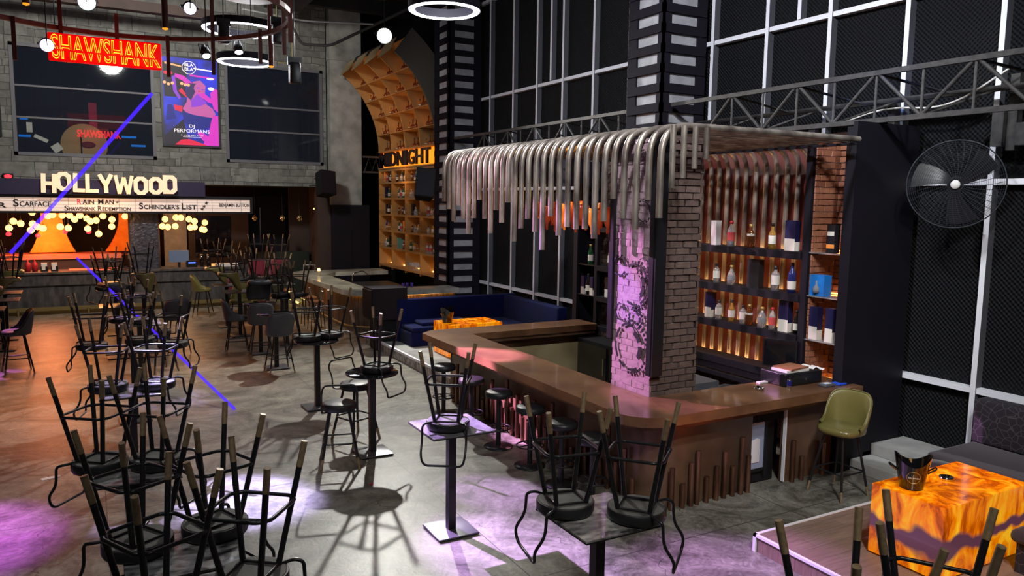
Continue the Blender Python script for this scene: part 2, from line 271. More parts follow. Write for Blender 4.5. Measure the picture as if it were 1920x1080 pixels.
def m_planks():
    m = bpy.data.materials.new('grey_brown_laminate_planks'); n, l, b = nodes(m)
    tc = n.new('ShaderNodeTexCoord'); mp = n.new('ShaderNodeMapping'); mp.inputs['Rotation'].default_value = (0, 0, 0); l.new(tc.outputs['Object'], mp.inputs['Vector'])
    k = n.new('ShaderNodeTexBrick'); k.inputs['Scale'].default_value = 1; k.inputs['Brick Width'].default_value = 1.3; k.inputs['Row Height'].default_value = 0.19; k.inputs['Mortar Size'].default_value = 0.002
    k.inputs['Color1'].default_value = (0.21, 0.145, 0.11, 1); k.inputs['Color2'].default_value = (0.26, 0.185, 0.145, 1); k.inputs['Mortar'].default_value = (0.1, 0.07, 0.06, 1)
    l.new(mp.outputs[0], k.inputs['Vector'])
    nz = n.new('ShaderNodeTexNoise'); nz.inputs['Scale'].default_value = 6; nz.inputs['Detail'].default_value = 7; m3 = n.new('ShaderNodeMapping'); m3.inputs['Scale'].default_value = (0.6, 6, 1); l.new(tc.outputs['Object'], m3.inputs[0]); l.new(m3.outputs[0], nz.inputs['Vector'])
    mx = n.new('ShaderNodeMix'); mx.data_type = 'RGBA'; mx.blend_type = 'OVERLAY'; mx.inputs[0].default_value = 0.5; l.new(k.outputs[0], mx.inputs[6]); l.new(nz.outputs['Fac'], mx.inputs[7])
    l.new(mx.outputs[2], b.inputs['Base Color']); b.inputs['Roughness'].default_value = 0.45; return m
M['planks'] = m_planks()
def m_web():
    m = bpy.data.materials.new('black_velvet_with_grey_web_pattern'); n, l, b = nodes(m)
    tc = n.new('ShaderNodeTexCoord'); v = n.new('ShaderNodeTexVoronoi'); v.feature = 'DISTANCE_TO_EDGE'; v.inputs['Scale'].default_value = 11; l.new(tc.outputs['Object'], v.inputs['Vector'])
    cr = n.new('ShaderNodeValToRGB'); cr.color_ramp.elements[0].color = (0.10, 0.085, 0.10, 1); cr.color_ramp.elements[1].color = (0.022, 0.017, 0.024, 1); cr.color_ramp.elements[1].position = 0.05
    l.new(v.outputs['Distance'], cr.inputs['Fac']); l.new(cr.outputs[0], b.inputs['Base Color']); b.inputs['Roughness'].default_value = 0.8; return m
M['web'] = m_web()
def m_laser():
    m = bpy.data.materials.new('blue_laser_light'); m.use_nodes = True; n = m.node_tree.nodes; l = m.node_tree.links; n.clear()
    o = n.new('ShaderNodeOutputMaterial'); e = n.new('ShaderNodeEmission'); e.inputs[0].default_value = (0.07, 0.02, 1.0, 1); e.inputs[1].default_value = 1.3
    t = n.new('ShaderNodeBsdfTransparent'); a = n.new('ShaderNodeMixShader'); a.inputs[0].default_value = 0.55
    l.new(t.outputs[0], a.inputs[1]); l.new(e.outputs[0], a.inputs[2]); l.new(a.outputs[0], o.inputs[0]); return m
M['laser'] = m_laser()
def m_screen(name, ca, cb, s, scale=6):
    m = bpy.data.materials.new(name); n, l, b = nodes(m); b.inputs['Base Color'].default_value = (0, 0, 0, 1)
    tc = n.new('ShaderNodeTexCoord'); nz = n.new('ShaderNodeTexNoise'); nz.inputs['Scale'].default_value = scale; nz.inputs['Detail'].default_value = 3; l.new(tc.outputs['Object'], nz.inputs['Vector'])
    cr = n.new('ShaderNodeValToRGB'); cr.color_ramp.elements[0].position = 0.4; cr.color_ramp.elements[1].position = 0.6; cr.color_ramp.elements[0].color = (*ca, 1); cr.color_ramp.elements[1].color = (*cb, 1)
    l.new(nz.outputs['Fac'], cr.inputs['Fac']); l.new(cr.outputs[0], b.inputs['Emission Color']); b.inputs['Emission Strength'].default_value = s; return m
def glass(name, c, rough=0.05): return mat(name, c, rough, trans=0.75, coat=0.0, emit=c, es=0.02)
M['g_clear'] = glass('clear_glass', (0.75, 0.75, 0.78)); M['g_amber'] = glass('amber_glass', (0.75, 0.30, 0.06)); M['g_dark'] = mat('dark_bottle_glass', (0.02, 0.015, 0.01), 0.08)
M['g_green'] = glass('green_glass', (0.05, 0.22, 0.08)); M['g_brown'] = glass('brown_glass', (0.32, 0.10, 0.03)); M['g_blue'] = glass('blue_glass', (0.05, 0.08, 0.4)); M['g_gold'] = glass('gold_glass', (0.85, 0.5, 0.12))
M['label'] = mat('bottle_label', (0.72, 0.68, 0.6), 0.6); M['label_red'] = mat('red_label', (0.45, 0.05, 0.05), 0.6); M['cap_red'] = mat('red_cap', (0.5, 0.02, 0.03), 0.4); M['cap_dark'] = mat('dark_cap', (0.02, 0.02, 0.02), 0.4); M['cap_gold'] = mat('gold_cap', (0.6, 0.4, 0.12), 0.3, 0.6)
M['navybox'] = mat('navy_carton', (0.008, 0.010, 0.05), 0.4); M['bluebox'] = mat('bright_blue_carton', (0.01, 0.19, 0.62), 0.4); M['redcase'] = mat('red_carton', (0.35, 0.02, 0.02), 0.5); M['orangecase'] = mat('orange_carton', (0.8, 0.28, 0.06), 0.5); M['teal'] = mat('teal_carton', (0.12, 0.30, 0.26), 0.5); M['blackbox'] = mat('black_carton', (0.012, 0.012, 0.014), 0.4)
M['brownleather'] = mat('tan_leather', (0.24, 0.10, 0.045), 0.5); M['cloth'] = mat('black_cloth', (0.018, 0.018, 0.026), 0.75, bump=0.6, bscale=9)
M['fridgeglass'] = mat('fridge_glass', (0.25, 0.28, 0.38), 0.12, emit=(0.35, 0.4, 0.6), es=0.10)
M['mesh'] = mat('fan_guard_wire', (0.03, 0.035, 0.045), 0.5)
M['paleslab'] = mat('pale_step_stone', (0.30, 0.30, 0.28), 0.7, noise=((0.40, 0.40, 0.38), 4))

# ------------------------------------------------------------------ mesh builder
class MB:
    def __init__(s): s.v = []; s.f = []; s.mi = []; s.sm = []
    def add(s, vs, fs, mi=0, sm=False):
        b = len(s.v); s.v += [tuple(v) for v in vs]
        for f in fs: s.f.append(tuple(i + b for i in f)); s.mi.append(mi); s.sm.append(sm)
    def box(s, a, b, mi=0, rz=None, piv=None):
        x0, y0, z0 = a; x1, y1, z1 = b
        v = [(x0, y0, z0), (x1, y0, z0), (x1, y1, z0), (x0, y1, z0), (x0, y0, z1), (x1, y0, z1), (x1, y1, z1), (x0, y1, z1)]
        if rz is not None:
            px, py = piv or ((x0 + x1) / 2, (y0 + y1) / 2); c, q = math.cos(rz), math.sin(rz)
            v = [(px + (x - px) * c - (y - py) * q, py + (x - px) * q + (y - py) * c, z) for x, y, z in v]
        s.add(v, [(0, 3, 2, 1), (4, 5, 6, 7), (0, 1, 5, 4), (1, 2, 6, 5), (2, 3, 7, 6), (3, 0, 4, 7)], mi); return s
    def bevbox(s, a, b, r=0.02, mi=0):
        # box with rounded vertical and top edges: stacked inset outlines
        x0, y0, z0 = a; x1, y1, z1 = b; r = min(r, (x1 - x0) / 2.1, (y1 - y0) / 2.1, (z1 - z0) / 2.1)
        rings = []
        N = 4
        lev = [(z0, r)] + [(z0 + r - r * math.cos(t * PI / 2 / 3), r - r * math.sin(t * PI / 2 / 3)) for t in (1, 2, 3)] + [(z1 - r + r * math.sin(t * PI / 2 / 3), r - r * math.cos(t * PI / 2 / 3)) for t in (0, 1, 2, 3)]
        for z, ins in lev:
            ring = []
            for cx, cy, a0 in ((x1 - r, y1 - r, 0), (x0 + r, y1 - r, 90), (x0 + r, y0 + r, 180), (x1 - r, y0 + r, 270)):
                for k in range(N):
                    t = R(a0 + 90 * k / (N - 1)); q = r - ins
                    ring.append((cx + q * math.cos(t), cy + q * math.sin(t), z))
            rings.append(ring)
        n = len(rings[0]); v = [p for rg in rings for p in rg]; f = []
        for j in range(len(rings) - 1):
            for i in range(n): f.append((j * n + i, j * n + (i + 1) % n, (j + 1) * n + (i + 1) % n, (j + 1) * n + i))
        f.append(tuple(range(n))[::-1]); f.append(tuple((len(rings) - 1) * n + i for i in range(n)))
        s.add(v, f, mi, True); return s
    def prism(s, poly, z0, z1, mi=0, sm=False):
        n = len(poly); a = sum(poly[i][0] * poly[(i + 1) % n][1] - poly[(i + 1) % n][0] * poly[i][1] for i in range(n))
        if a < 0: poly = poly[::-1]
        s.add([(x, y, z0) for x, y in poly] + [(x, y, z1) for x, y in poly], [tuple(range(n))[::-1], tuple(range(n, 2 * n))] , mi)
        s.add([(x, y, z0) for x, y in poly] + [(x, y, z1) for x, y in poly], [(i, (i + 1) % n, n + (i + 1) % n, n + i) for i in range(n)], mi, sm); return s
    def tube(s, pts, r, seg=8, closed=False, mi=0, caps=True, radii=None):
        P = [Vector(p) for p in pts]; n = len(P); T = []
        for i in range(n):
            if closed: t = (P[(i + 1) % n] - P[i - 1])
            else: t = P[min(i + 1, n - 1)] - P[max(i - 1, 0)]
            T.append(t.normalized())
        ref = Vector((0, 0, 1)) if abs(T[0].z) < 0.9 else Vector((1, 0, 0))
        N = T[0].cross(ref).normalized(); rings = []
        for i in range(n):
            N = (N - T[i] * N.dot(T[i])).normalized(); B = T[i].cross(N); rr = radii[i] if radii else r
            rings.append([tuple(P[i] + (N * math.cos(2 * PI * k / seg) + B * math.sin(2 * PI * k / seg)) * rr) for k in range(seg)])
        v = [p for rg in rings for p in rg]; f = []
        for j in range(n if closed else n - 1):
            j2 = (j + 1) % n
            for k in range(seg): f.append((j * seg + k, j * seg + (k + 1) % seg, j2 * seg + (k + 1) % seg, j2 * seg + k))
        s.add(v, f, mi, True)
        if not closed and caps:
            s.add(rings[0], [tuple(range(seg))[::-1]], mi); s.add(rings[-1], [tuple(range(seg))], mi)
        return s
    def lathe(s, prof, seg=16, o=(0, 0, 0), mi=0, sm=True):
        v = []; n = len(prof)
        for r, z in prof:
            for k in range(seg): a = 2 * PI * k / seg; v.append((o[0] + r * math.cos(a), o[1] + r * math.sin(a), o[2] + z))
        f = []
        for j in range(n - 1):
            for k in range(seg): f.append((j * seg + k, j * seg + (k + 1) % seg, (j + 1) * seg + (k + 1) % seg, (j + 1) * seg + k))
        s.add(v, f, mi, sm)
        if prof[0][0] > 1e-5: s.add(v[:seg], [tuple(range(seg))[::-1]], mi)
        if prof[-1][0] > 1e-5: s.add(v[-seg:], [tuple(range(seg))], mi)
        return s
    def grid(s, fn, nu, nv, mi=0, sm=True, closeu=False):
        v = [fn(i / nu, j / nv) for j in range(nv + 1) for i in range(nu + (0 if closeu else 1))]
        w = nu if closeu else nu + 1; f = []
        for j in range(nv):
            for i in range(nu): f.append((j * w + i, j * w + (i + 1) % w, (j + 1) * w + (i + 1) % w, (j + 1) * w + i))
        s.add(v, f, mi, sm); return s
    def xform(s, mt): s.v = [tuple(mt @ Vector(p)) for p in s.v]; return s
    def build(s, name, mats, parent=None, world=False):
        me = bpy.data.meshes.new(name); me.from_pydata(s.v, [], s.f)
        if not isinstance(mats, (list, tuple)): mats = [mats]
        for m in mats: me.materials.append(M[m] if isinstance(m, str) else m)
        me.polygons.foreach_set('material_index', s.mi); me.polygons.foreach_set('use_smooth', s.sm); me.update()
        return link(bpy.data.objects.new(name, me), parent, world)
def link(o, parent=None, world=False):
    COL.objects.link(o)
    if parent:
        o.parent = parent
        if world: o.matrix_parent_inverse = parent.matrix_basis.inverted()
    return o
def tag(o, label=None, cat=None, group=None, kind=None):
    if label: o['label'] = label
    if cat: o['category'] = cat
    if group: o['group'] = group
    if kind: o['kind'] = kind
    return o
def thing(name, loc, label, cat, group=None, rz=0.0):
    o = bpy.data.objects.new(name, None); o.empty_display_size = 0.1; COL.objects.link(o)
    o.location = loc; o.rotation_euler = (0, 0, rz); return tag(o, label, cat, group)
def dup(root, matrix, label, group=None, cat=None):
    def rec(o, par):
        c = o.copy(); COL.objects.link(c)
        if par: c.parent = par
        for ch in kids.get(o, ()): rec(ch, c)
        return c
    kids = {}
    def coll(o):
        kids[o] = list(o.children)
        for ch in kids[o]: coll(ch)
    coll(root); c = rec(root, None); c.matrix_basis = matrix; c['label'] = label
    if group: c['group'] = group
    if cat: c['category'] = cat
    return c
def struct(name, mb, mats, parent=None):
    o = mb.build(name, mats, parent); 
    if not parent: o['kind'] = 'structure'
    return o
def fillet(pts, r, n=5, closed=False):
    P = [Vector(p) for p in pts]; out = []; N = len(P)
    for i in range(N):
        if not closed and i in (0, N - 1): out.append(P[i]); continue
        a, b, c = P[i - 1], P[i], P[(i + 1) % N]; u = (a - b); w = (c - b); d = min(r, u.length * .49, w.length * .49); u.normalize(); w.normalize()
        p0, p2 = b + u * d, b + w * d
        for k in range(n + 1): t = k / n; out.append(p0 * (1 - t) ** 2 + b * 2 * t * (1 - t) + p2 * t * t)
    return out
def arc(cx, cy, r, a0, a1, n=8): return [(cx + r * math.cos(R(a0 + (a1 - a0) * k / n)), cy + r * math.sin(R(a0 + (a1 - a0) * k / n))) for k in range(n + 1)]
def text(name, body, w, h, depth, mats, parent=None, outline=0.0, shear=0.0, bold=0.0, halign=0):
    """lettering in the local XZ plane, facing -Y, centred on x, standing on z=0"""
    cu = bpy.data.curves.new(name, 'FONT'); cu.body = body; cu.size = 1.0
    if outline: cu.fill_mode = 'NONE'; cu.bevel_depth = outline; cu.bevel_resolution = 2
    else: cu.extrude = 0.05; cu.offset = bold
    cu.resolution_u = 4
    o = bpy.data.objects.new(name + '_tmp', cu); COL.objects.link(o); bpy.context.view_layer.update()
    me = bpy.data.meshes.new_from_object(o.evaluated_get(bpy.context.evaluated_depsgraph_get())); bpy.data.objects.remove(o)
    xs = [v.co.x for v in me.vertices]; ys = [v.co.y for v in me.vertices]; zs = [v.co.z for v in me.vertices]
    x0, x1, y0, y1 = min(xs), max(xs), min(ys), max(ys); zr = max(1e-6, max(zs) - min(zs))
    for v in me.vertices:
        v.co = ((v.co.x - (x0 + x1) / 2) / (x1 - x0) * w, -(v.co.z - min(zs)) / zr * depth, (v.co.y - y0) / (y1 - y0) * h)
    me.materials.clear()
    me.materials.append(M[mats] if isinstance(mats, str) else mats)
    me.update(); return link(bpy.data.objects.new(name, me), parent)

# ================================================================== SETTING
struct('floor', MB().box((-14, -3, -0.1), (16, 36, 0)), 'floor')
# right wall: black foam behind a grid of painted mullions
struct('wall_right', MB().box((9.42, -3, 0), (9.6, 36, 10)), 'foam')
POSTS = [19.3, 18.07, 16.83, 15.69, 14.575, 13.40, 12.2, 11.0, 9.93, 8.746, 7.59, 6.40, 5.20, 4.0, 2.8, 1.6]
RAILS = [1.14, 3.65, 6.03, 8.5]
def stripbox(mb, y, z0, z1): mb.box((9.30, y - .032, z0), (9.42, y + .032, z1), 1).box((9.295, y - .032, z0), (9.30, y + .032, z1), 0)
k = 0
for y in POSTS:
    k += 1; mb = MB(); stripbox(mb, y, 0.25 if y < 12 else 0.2, 9.5); struct('trim_%d' % k, mb, ['white_metal', 'grey_metal'])
for z in RAILS:
    k += 1; mb = MB()
    for a, b in zip(POSTS[1:], POSTS[:-1]): mb.box((9.315, a + .033, z - .035), (9.42, b - .033, z + .035), 0)
    struct('trim_%d' % k, mb, ['white_metal'])
for y in (15.08, 8.14):
    k += 1; mb = MB(); stripbox(mb, y, 6.07, 9.5); struct('trim_%d' % k, mb, ['white_metal', 'grey_metal'])
# ceiling and joists
mb = MB().box((-14, -3, 9.6), (16, 36, 9.8))
for y in range(0, 35, 3): mb.box((-14, y, 9.2), (9.4, y + .25, 9.6))
struct('ceiling', mb, 'ceil')
# far wall deep behind the stone front, and the dark closing walls
struct('wall_rear', MB().box((-14, 30.5, 0), (16, 30.7, 9.6)), 'darkbrown')
struct('wall_left', MB().box((-14.2, -3, 0), (-14, 36, 9.6)), 'dark')
# stone front with two big openings
mb = MB(); Y0, Y1 = 25.0, 25.35
def sb(x0, x1, z0, z1): mb.box((x0, Y0, z0), (x1, Y1, z1))
sb(-14, 6.9, 3.72, 4.42); sb(-14, 6.9, 7.42, 9.6); sb(-14, -5.2, 4.42, 7.42); sb(-2.6, -1.68, 4.42, 7.42) ; sb(1.85, 3.80, 4.42, 7.42); sb(6.78, 6.9, 4.42, 7.42)
struct('wall_front', mb, 'stone')
mb = MB().box((-14, 25.35, 3.72), (6.9, 30.5, 3.9)); struct('floor_upper', mb, 'dark')
mb = MB().box((6.9, 26.5, 0), (6.98, 30.5, 3.72)); struct('wall_passage', mb, 'darkbrown')
def window(n, x0, x1, z0, z1, bars, wall=25.0):
    t = thing('window_%d' % n, ((x0 + x1) / 2, wall + .12, z0), None, None); t['kind'] = 'structure'
    f = MB(); w = .09
    f.box((x0, wall - .03, z0), (x0 + w, wall + .2, z1)).box((x1 - w, wall - .03, z0), (x1, wall + .2, z1)).box((x0, wall - .03, z1 - w), (x1, wall + .2, z1)).box((x0, wall - .03, z0), (x1, wall + .2, z0 + w))
    for b in bars: f.box((x0 + w, wall + .02, b - .025), (x1 - w, wall + .1, b + .025))
    f.build('window_frame', 'grey_metal', t, True)
    MB().box((x0 + w, wall + .05, z0 + w), (x1 - w, wall + .06, z1 - w)).build('pane', M['wglass'], t, True)
M['wglass'] = mat('tinted_window_glass', (0.02, 0.025, 0.04), 0.03, trans=0.0, alpha=0.45, spec=0.9)
window(1, -1.68, 1.85, 4.42, 7.42, (5.45, 6.3)); window(2, 3.80, 6.78, 4.42, 7.42, (5.4, 6.15)); window(3, -5.2, -2.6, 4.42, 7.42, (5.4, 6.15))
# dark back of the upper rooms
struct('wall_upper_rear', MB().box((-14, 28.6, 3.9), (6.9, 28.7, 9.6)), 'dark')
struct('wall_upper_side', MB().box((2.75, 25.35, 3.9), (2.85, 28.6, 9.6)), 'dark')
# raw concrete pillar with dark cladding on its lower part
mb = MB().box((6.95, 24.7, 3.15), (7.98, 25.7, 9.6)).box((6.93, 24.66, 7.75), (8.0, 25.72, 8.0)); struct('pillar', mb, 'concrete')
mb = MB().box((6.98, 24.6, 0), (8.2, 25.7, 3.15)).box((6.98, 24.58, .1), (7.58, 24.6, 2.3)).box((7.62, 24.58, .1), (8.18, 24.6, 2.3)); struct('trim_60', mb, 'shelf_black')
struct('trim_61', MB().box((6.55, 24.9, 0), (6.98, 25.3, 3.72)), 'darkbrown')
# two pillars wrapped in black slats that leave pale windows like film perforations
def film_pillar(x0, y0, w, d, z1):
    mb = MB().box((x0 + .035, y0 + .035, 0), (x0 + w, y0 + d, z1), 0)
    p = .32; z = 0.06
    # black corner stiles
    for a, b in (((x0, y0), (x0 + .16, y0 + .035)), ((x0 + w - .2, y0), (x0 + w, y0 + .035)), ((x0, y0), (x0 + .035, y0 + .14)), ((x0, y0 + d - .24), (x0 + .035, y0 + d))):
        mb.box((a[0], a[1], 0), (b[0], b[1], z1), 1)
    while z < z1 - .2:
        mb.box((x0 - .022, y0 - .022, z), (x0 + w - .03, y0 + .035, z + .145), 1); mb.box((x0 - .022, y0 - .022, z), (x0 + .035, y0 + d - .03, z + .145), 1); z += p
    return mb
struct('pillar', film_pillar(8.37, 18.6, .93, .95, 9.6), ['paleconc', 'slat'])
struct('pillar', film_pillar(8.36, 10.07, .94, .93, 9.6), ['paleconc', 'slat'])
# raised platforms with pale edge trims
def platform(n, x0, x1, y0, y1, z, top, edge_sides):
    mb = MB().box((x0 + .02, y0, 0), (x1, y1 - .02, z), 0); e = .03
    if 'w' in edge_sides: mb.box((x0, y0, z - .02), (x0 + .035, y1, z + .006), 1).box((x0, y0, 0), (x0 + .02, y0 + .035, z), 1).box((x0, y1 - .035, 0), (x0 + .02, y1, z), 1)
    if 'n' in edge_sides: mb.box((x0, y1 - .035, z - .02), (x1, y1, z + .006), 1)
    struct('floor_platform_%d' % n, mb, [top, 'white_metal'])
platform(1, 5.52, 9.42, -2.9, 5.05, .17, 'planks', 'wn')
mb = MB().box((5.58, 12.05, 0), (9.42, 17.0, .2), 0).box((5.55, 12.05, .17), (5.6, 17.0, .215), 1).box((5.56, 12.05, 0), (5.58, 17.0, .17), 2)
struct('floor_platform_2', mb, ['concrete', 'white_metal', 'marble'])
mb = MB().bevbox((8.35, 5.08, 0), (9.42, 6.12, .15), .01).bevbox((8.75, 5.08, .15), (9.42, 6.12, .30), .01); struct('floor_step', mb, 'paleslab')
struct('floor_step', MB().box((8.6, 6.12, 0), (9.42, 18.5, .2)), 'paleslab')

# ------------------------------------------------------------------ ceiling services
def conduit(pts, r, m, label, name='conduit', cat='pipe'):
    return tag(MB().tube(fillet(pts, .2), r, 8).build(name, m), label, cat)
conduit([(3.9, 19, 8.3), (6.6, 18.6, 8.25), (8.2, 17.4, 8.4)], .035, 'galv', 'pale metal conduit crossing the black ceiling above the white spotlight')
conduit([(3.5, 20.0, 7.9), (5.0, 20.0, 7.8), (6.6, 19.4, 7.8)], .025, 'galv', 'thin grey conduit sagging behind the white spotlight')
conduit([(5.0, 22.0, 8.4), (5.4, 22.0, 7.6), (6.0, 21.2, 7.5), (7.4, 19.0, 8.2)], .04, 'ceil', 'black flexible duct looping under the ceiling beside the raw concrete pillar')
t = thing('ceiling_duct', (5.4, 16.5, 8.9), 'long black rectangular air duct under the ceiling near the white spotlight', 'duct')
MB().box((4.6, 13, 8.7), (5.6, 23, 9.2)).build('duct_body', 'ceil', t, True); MB().box((4.55, 15.5, 8.66), (5.65, 15.6, 9.22)).box((4.55, 19.5, 8.66), (5.65, 19.6, 9.22)).build('flange', 'galv', t, True)
tag(MB().box((-6, 23.0, 8.2), (3.2, 23.3, 8.45)).build('ceiling_beam', 'darkbrown'), 'dark red steel beam across the top of the stone wall', 'beam')

# ------------------------------------------------------------------ box truss along the right wall
for ya, yb, lab in ((0.5, 9.95, 'long grey steel lattice truss running past the fan to the near slatted pillar'), (11.1, 18.5, 'grey steel lattice truss between the two slatted pillars behind the pipe canopy')):
    t = thing('lattice_truss', (8.5, ya, 4.4), lab, 'truss')
    MB().box((8.47, ya, 4.93), (8.53, yb, 4.99)).build('chord', 'truss', t, True).__setitem__('label', 'upper square chord')
    MB().box((8.47, ya, 4.36), (8.53, yb, 4.42)).build('chord', 'truss', t, True).__setitem__('label', 'lower square chord')
    MB().box((9.03, ya, 4.66), (9.09, yb, 4.72)).build('chord', 'truss', t, True).__setitem__('label', 'rear square chord')
    y = ya + .3
    while y < yb - 1.2:
        MB().tube([(8.5, y, 4.40), (8.5, y + .58, 4.95)], .022, 6).build('diagonal_brace', 'truss', t, True); MB().tube([(8.5, y + .62, 4.95), (8.5, y + 1.2, 4.40)], .022, 6).build('diagonal_brace', 'truss', t, True)
        MB().tube([(8.5, y + .6, 4.4), (8.5, y + .6, 4.95)], .018, 6).build('upright', 'truss', t, True); MB().tube([(8.5, y, 4.4), (8.5, y, 4.95)], .018, 6).build('upright', 'truss', t, True)
        MB().tube([(8.5, y + .6, 4.95), (9.06, y, 4.69)], .018, 6).build('rear_brace', 'truss', t, True); MB().tube([(8.5, y + 1.2, 4.40), (9.06, y + .6, 4.69)], .018, 6).build('rear_brace', 'truss', t, True)
        y += 1.2
t = thing('wall_truss', (8.2, 24.2, 4.3), 'short black lattice truss between the concrete pillar and MIDNIGHT shelf', 'truss')
MB().box((8.0, 24.6, 4.7), (8.6, 24.66, 4.76)).box((8.0, 24.6, 4.2), (8.6, 24.66, 4.26)).build('chord', 'truss', t, True)
MB().tube([(8.05, 24.63, 4.25), (8.2, 24.63, 4.7), (8.3, 24.63, 4.25), (8.45, 24.63, 4.7), (8.55, 24.63, 4.25)], .018, 6).build('diagonal_brace', 'truss', t, True)

# ================================================================== MAIN BAR
bar = thing('bar_counter', (5.3, 6.3, 0), 'long brown copper clad bar counter wrapping around the brick pillar', 'bar counter')
def slab_outline(o):
    x0, y0 = 4.82 + o, 5.98 + o; r = .42
    return arc(x0 + r, y0 + r, r, 180, 270, 10)
out = [(4.82, 11.75)] + [(4.82, 6.4)] + slab_outline(0)[1:] + [(8.32, 5.98), (8.32, 6.72), (5.55, 6.72), (5.55, 11.35), (8.1, 11.35), (8.1, 11.95), (5.05, 11.95)]
MB().prism(out, 1.02, 1.13).build('countertop', 'counter', bar, True)
ap = [(4.9, 11.7)] + slab_outline(.08) + [(8.3, 6.06), (8.3, 6.68), (5.5, 6.68), (5.5, 11.38), (8.08, 11.38), (8.08, 11.9), (5.05, 11.9)]
MB().prism(ap, .955, 1.02).build('apron', 'counter_edge', bar, True)
def base(x0, y0, th, r=.35):
    a = arc(x0 + r, y0 + r, r, 180, 270, 10); b = arc(x0 + r, y0 + r, r - th, 270, 180, 10); return a, b
a, b = base(5.27, 6.22, .05)
MB().prism([(5.27, 11.6)] + a + [(6.70, 6.22), (6.70, 6.27)] + b + [(5.32, 11.6)], 0.0, .955, 0, True).build('front_panel', 'counter_edge', bar, True)
MB().box((7.24, 6.22, 0), (8.3, 6.27, .955)).build('front_panel', 'counter_edge', bar, True)
MB().box((6.70, 6.22, .80), (7.24, 6.26, .955)).build('lintel_panel', 'shelf_black', bar, True)
MB().box((7.215, 6.18, .02), (7.235, 6.22, .95)).build('edge_strip', 'white_metal', bar, True)
MB().box((5.3, 11.45, 0), (8.08, 11.5, .80)).build('inner_panel', 'beige', bar, True)
MB().box((5.27, 11.55, 0), (8.08, 11.6, .955)).build('rear_panel', 'counter_edge', bar, True)
MB().box((5.6, 6.85, .86), (5.66, 11.2, .90)).build('drip_rail', 'chrome', bar, True)
MB().box((5.555, 7.5, 1.075), (5.60, 9.6, 1.10)).build('inner_edge_strip', 'white_metal', bar, True)
random.seed(3)
hs = [.30, .55, .38, .72, .28, .48, .62, .35]
yy = 6.55; i = 0
while yy < 11.5:
    h = hs[i % 8] + random.uniform(-.06, .1); MB().tube([(5.215, yy, 0.0), (5.215, yy, h)], .03, 10).build('foot_pipe', 'copper', bar, True); yy += .155; i += 1
for x, h in ((5.46, .48), (5.62, .28), (5.74, .5), (5.83, .62), (5.97, .30), (6.12, .40), (6.24, .55), (6.37, .36), (6.5, .68), (6.61, .45), (7.36, .52), (7.52, .3), (7.9, .42)):
    MB().tube([(x, 6.17, 0), (x, 6.17, h)], .03, 10).build('foot_pipe', 'copper', bar, True)
# bottle fridge seen through the gap in the counter
t = thing('display_fridge', (6.97, 6.5, 0), 'black under counter fridge with lit glass door standing in the bar gap', 'fridge')
MB().box((6.74, 6.34, .02), (7.2, 6.70, .94)).build('cabinet', 'plastic', t, True)
d = MB().box((6.74, 6.31, .20), (7.0, 6.335, .93)).build('door', 'fridgeglass', t, True)
MB().box((7.0, 6.29, .1), (7.03, 6.335, .94)).box((6.72, 6.30, .1), (6.74, 6.335, .94)).box((6.72, 6.30, .16), (7.03, 6.335, .2)).build('door_frame', 'steel', t, True)
sh = MB().box((6.75, 6.30, .74), (6.99, 6.309, .755)); 
for q in range(5): sh.box((6.77 + q * .045, 6.30, .755), (6.79 + q * .045, 6.309, .82))
sh.build('rack', 'white', t, True)
MB().grid(lambda u, v: (6.79 + .14 * u, 6.305 - .01 * math.sin(PI * u), .28 + .30 * v * (1 - .15 * abs(u - .5))), 8, 4).build('bag', 'white_metal', t, True)

# brick pillar
def bricks(mb, o, u, n, w, h, bw=.21, bh=.07, gap=.009, mi=0, d=.03):
    """courses of separate bricks on a face; o origin, u along, n outward"""
    o = Vector(o); u = Vector(u); n = Vector(n); z = 0; row = 0
    while z < h - .02:
        hh = min(bh, h - z); x = -(bw + gap) * (.5 if row % 2 else 0)
        while x < w - .01:
            a, b = max(x, 0), min(x + bw + random.uniform(-.02, .01), w)
            if b - a > .02:
                q = d * random.uniform(.6, 1.15); j = random.uniform(-.004, .004)
                p = [o + u * a + Vector((0, 0, z + j)), o + u * b + Vector((0, 0, z - j)), o + u * b + Vector((0, 0, z + hh)), o + u * a + Vector((0, 0, z + hh))]
                cc = (p[0] + p[2]) / 2; fr = [cc + (v - cc) * .94 + n * q for v in p]
                v = [tuple(t - n * .01) for t in p] + [tuple(t) for t in fr]
                fs = [(4, 5, 6, 7), (0, 1, 5, 4), (1, 2, 6, 5), (2, 3, 7, 6), (3, 0, 4, 7)]
                if u.cross(Vector((0, 0, 1))).dot(n) < 0: fs = [f[::-1] for f in fs]
                mb.add(v, fs, mi)
            x += bw + gap
        z += bh + gap; row += 1
t = thing('brick_pillar', (5.9, 7.1, 0), 'square brown brick pillar standing inside the corner of the bar', 'pillar')
MB().box((5.585, 6.765, 0), (6.24, 7.47, 4.12)).build('core', 'mortar', t, True)
mb = MB(); bricks(mb, (5.575, 6.765, 0), (1, 0, 0), (0, -1, 0), .67, 4.1); bricks(mb, (6.24, 6.74, 0), (0, 1, 0), (1, 0, 0), .73, 4.1); mb.build('brick_face', 'brick', t, True)
mb = MB(); bricks(mb, (5.585, 6.74, 0), (0, 1, 0), (-1, 0, 0), .73, 4.1, d=.02); mb.box((5.572, 6.745, 0), (5.586, 7.465, 4.1)); mb.build('painted_brick_face', 'brickpink', t, True)['label'] = 'pale painted brick side carrying the cogwheel mural'
MB().box((5.53, 6.66, 1.38), (5.68, 6.735, 4.1)).box((5.52, 6.69, 1.38), (5.548, 6.765, 4.1)).build('corner_angle', 'steel', t, True)
MB().box((5.52, 7.45, 1.7), (5.56, 7.53, 4.1)).build('side_angle', 'steel', t, True)
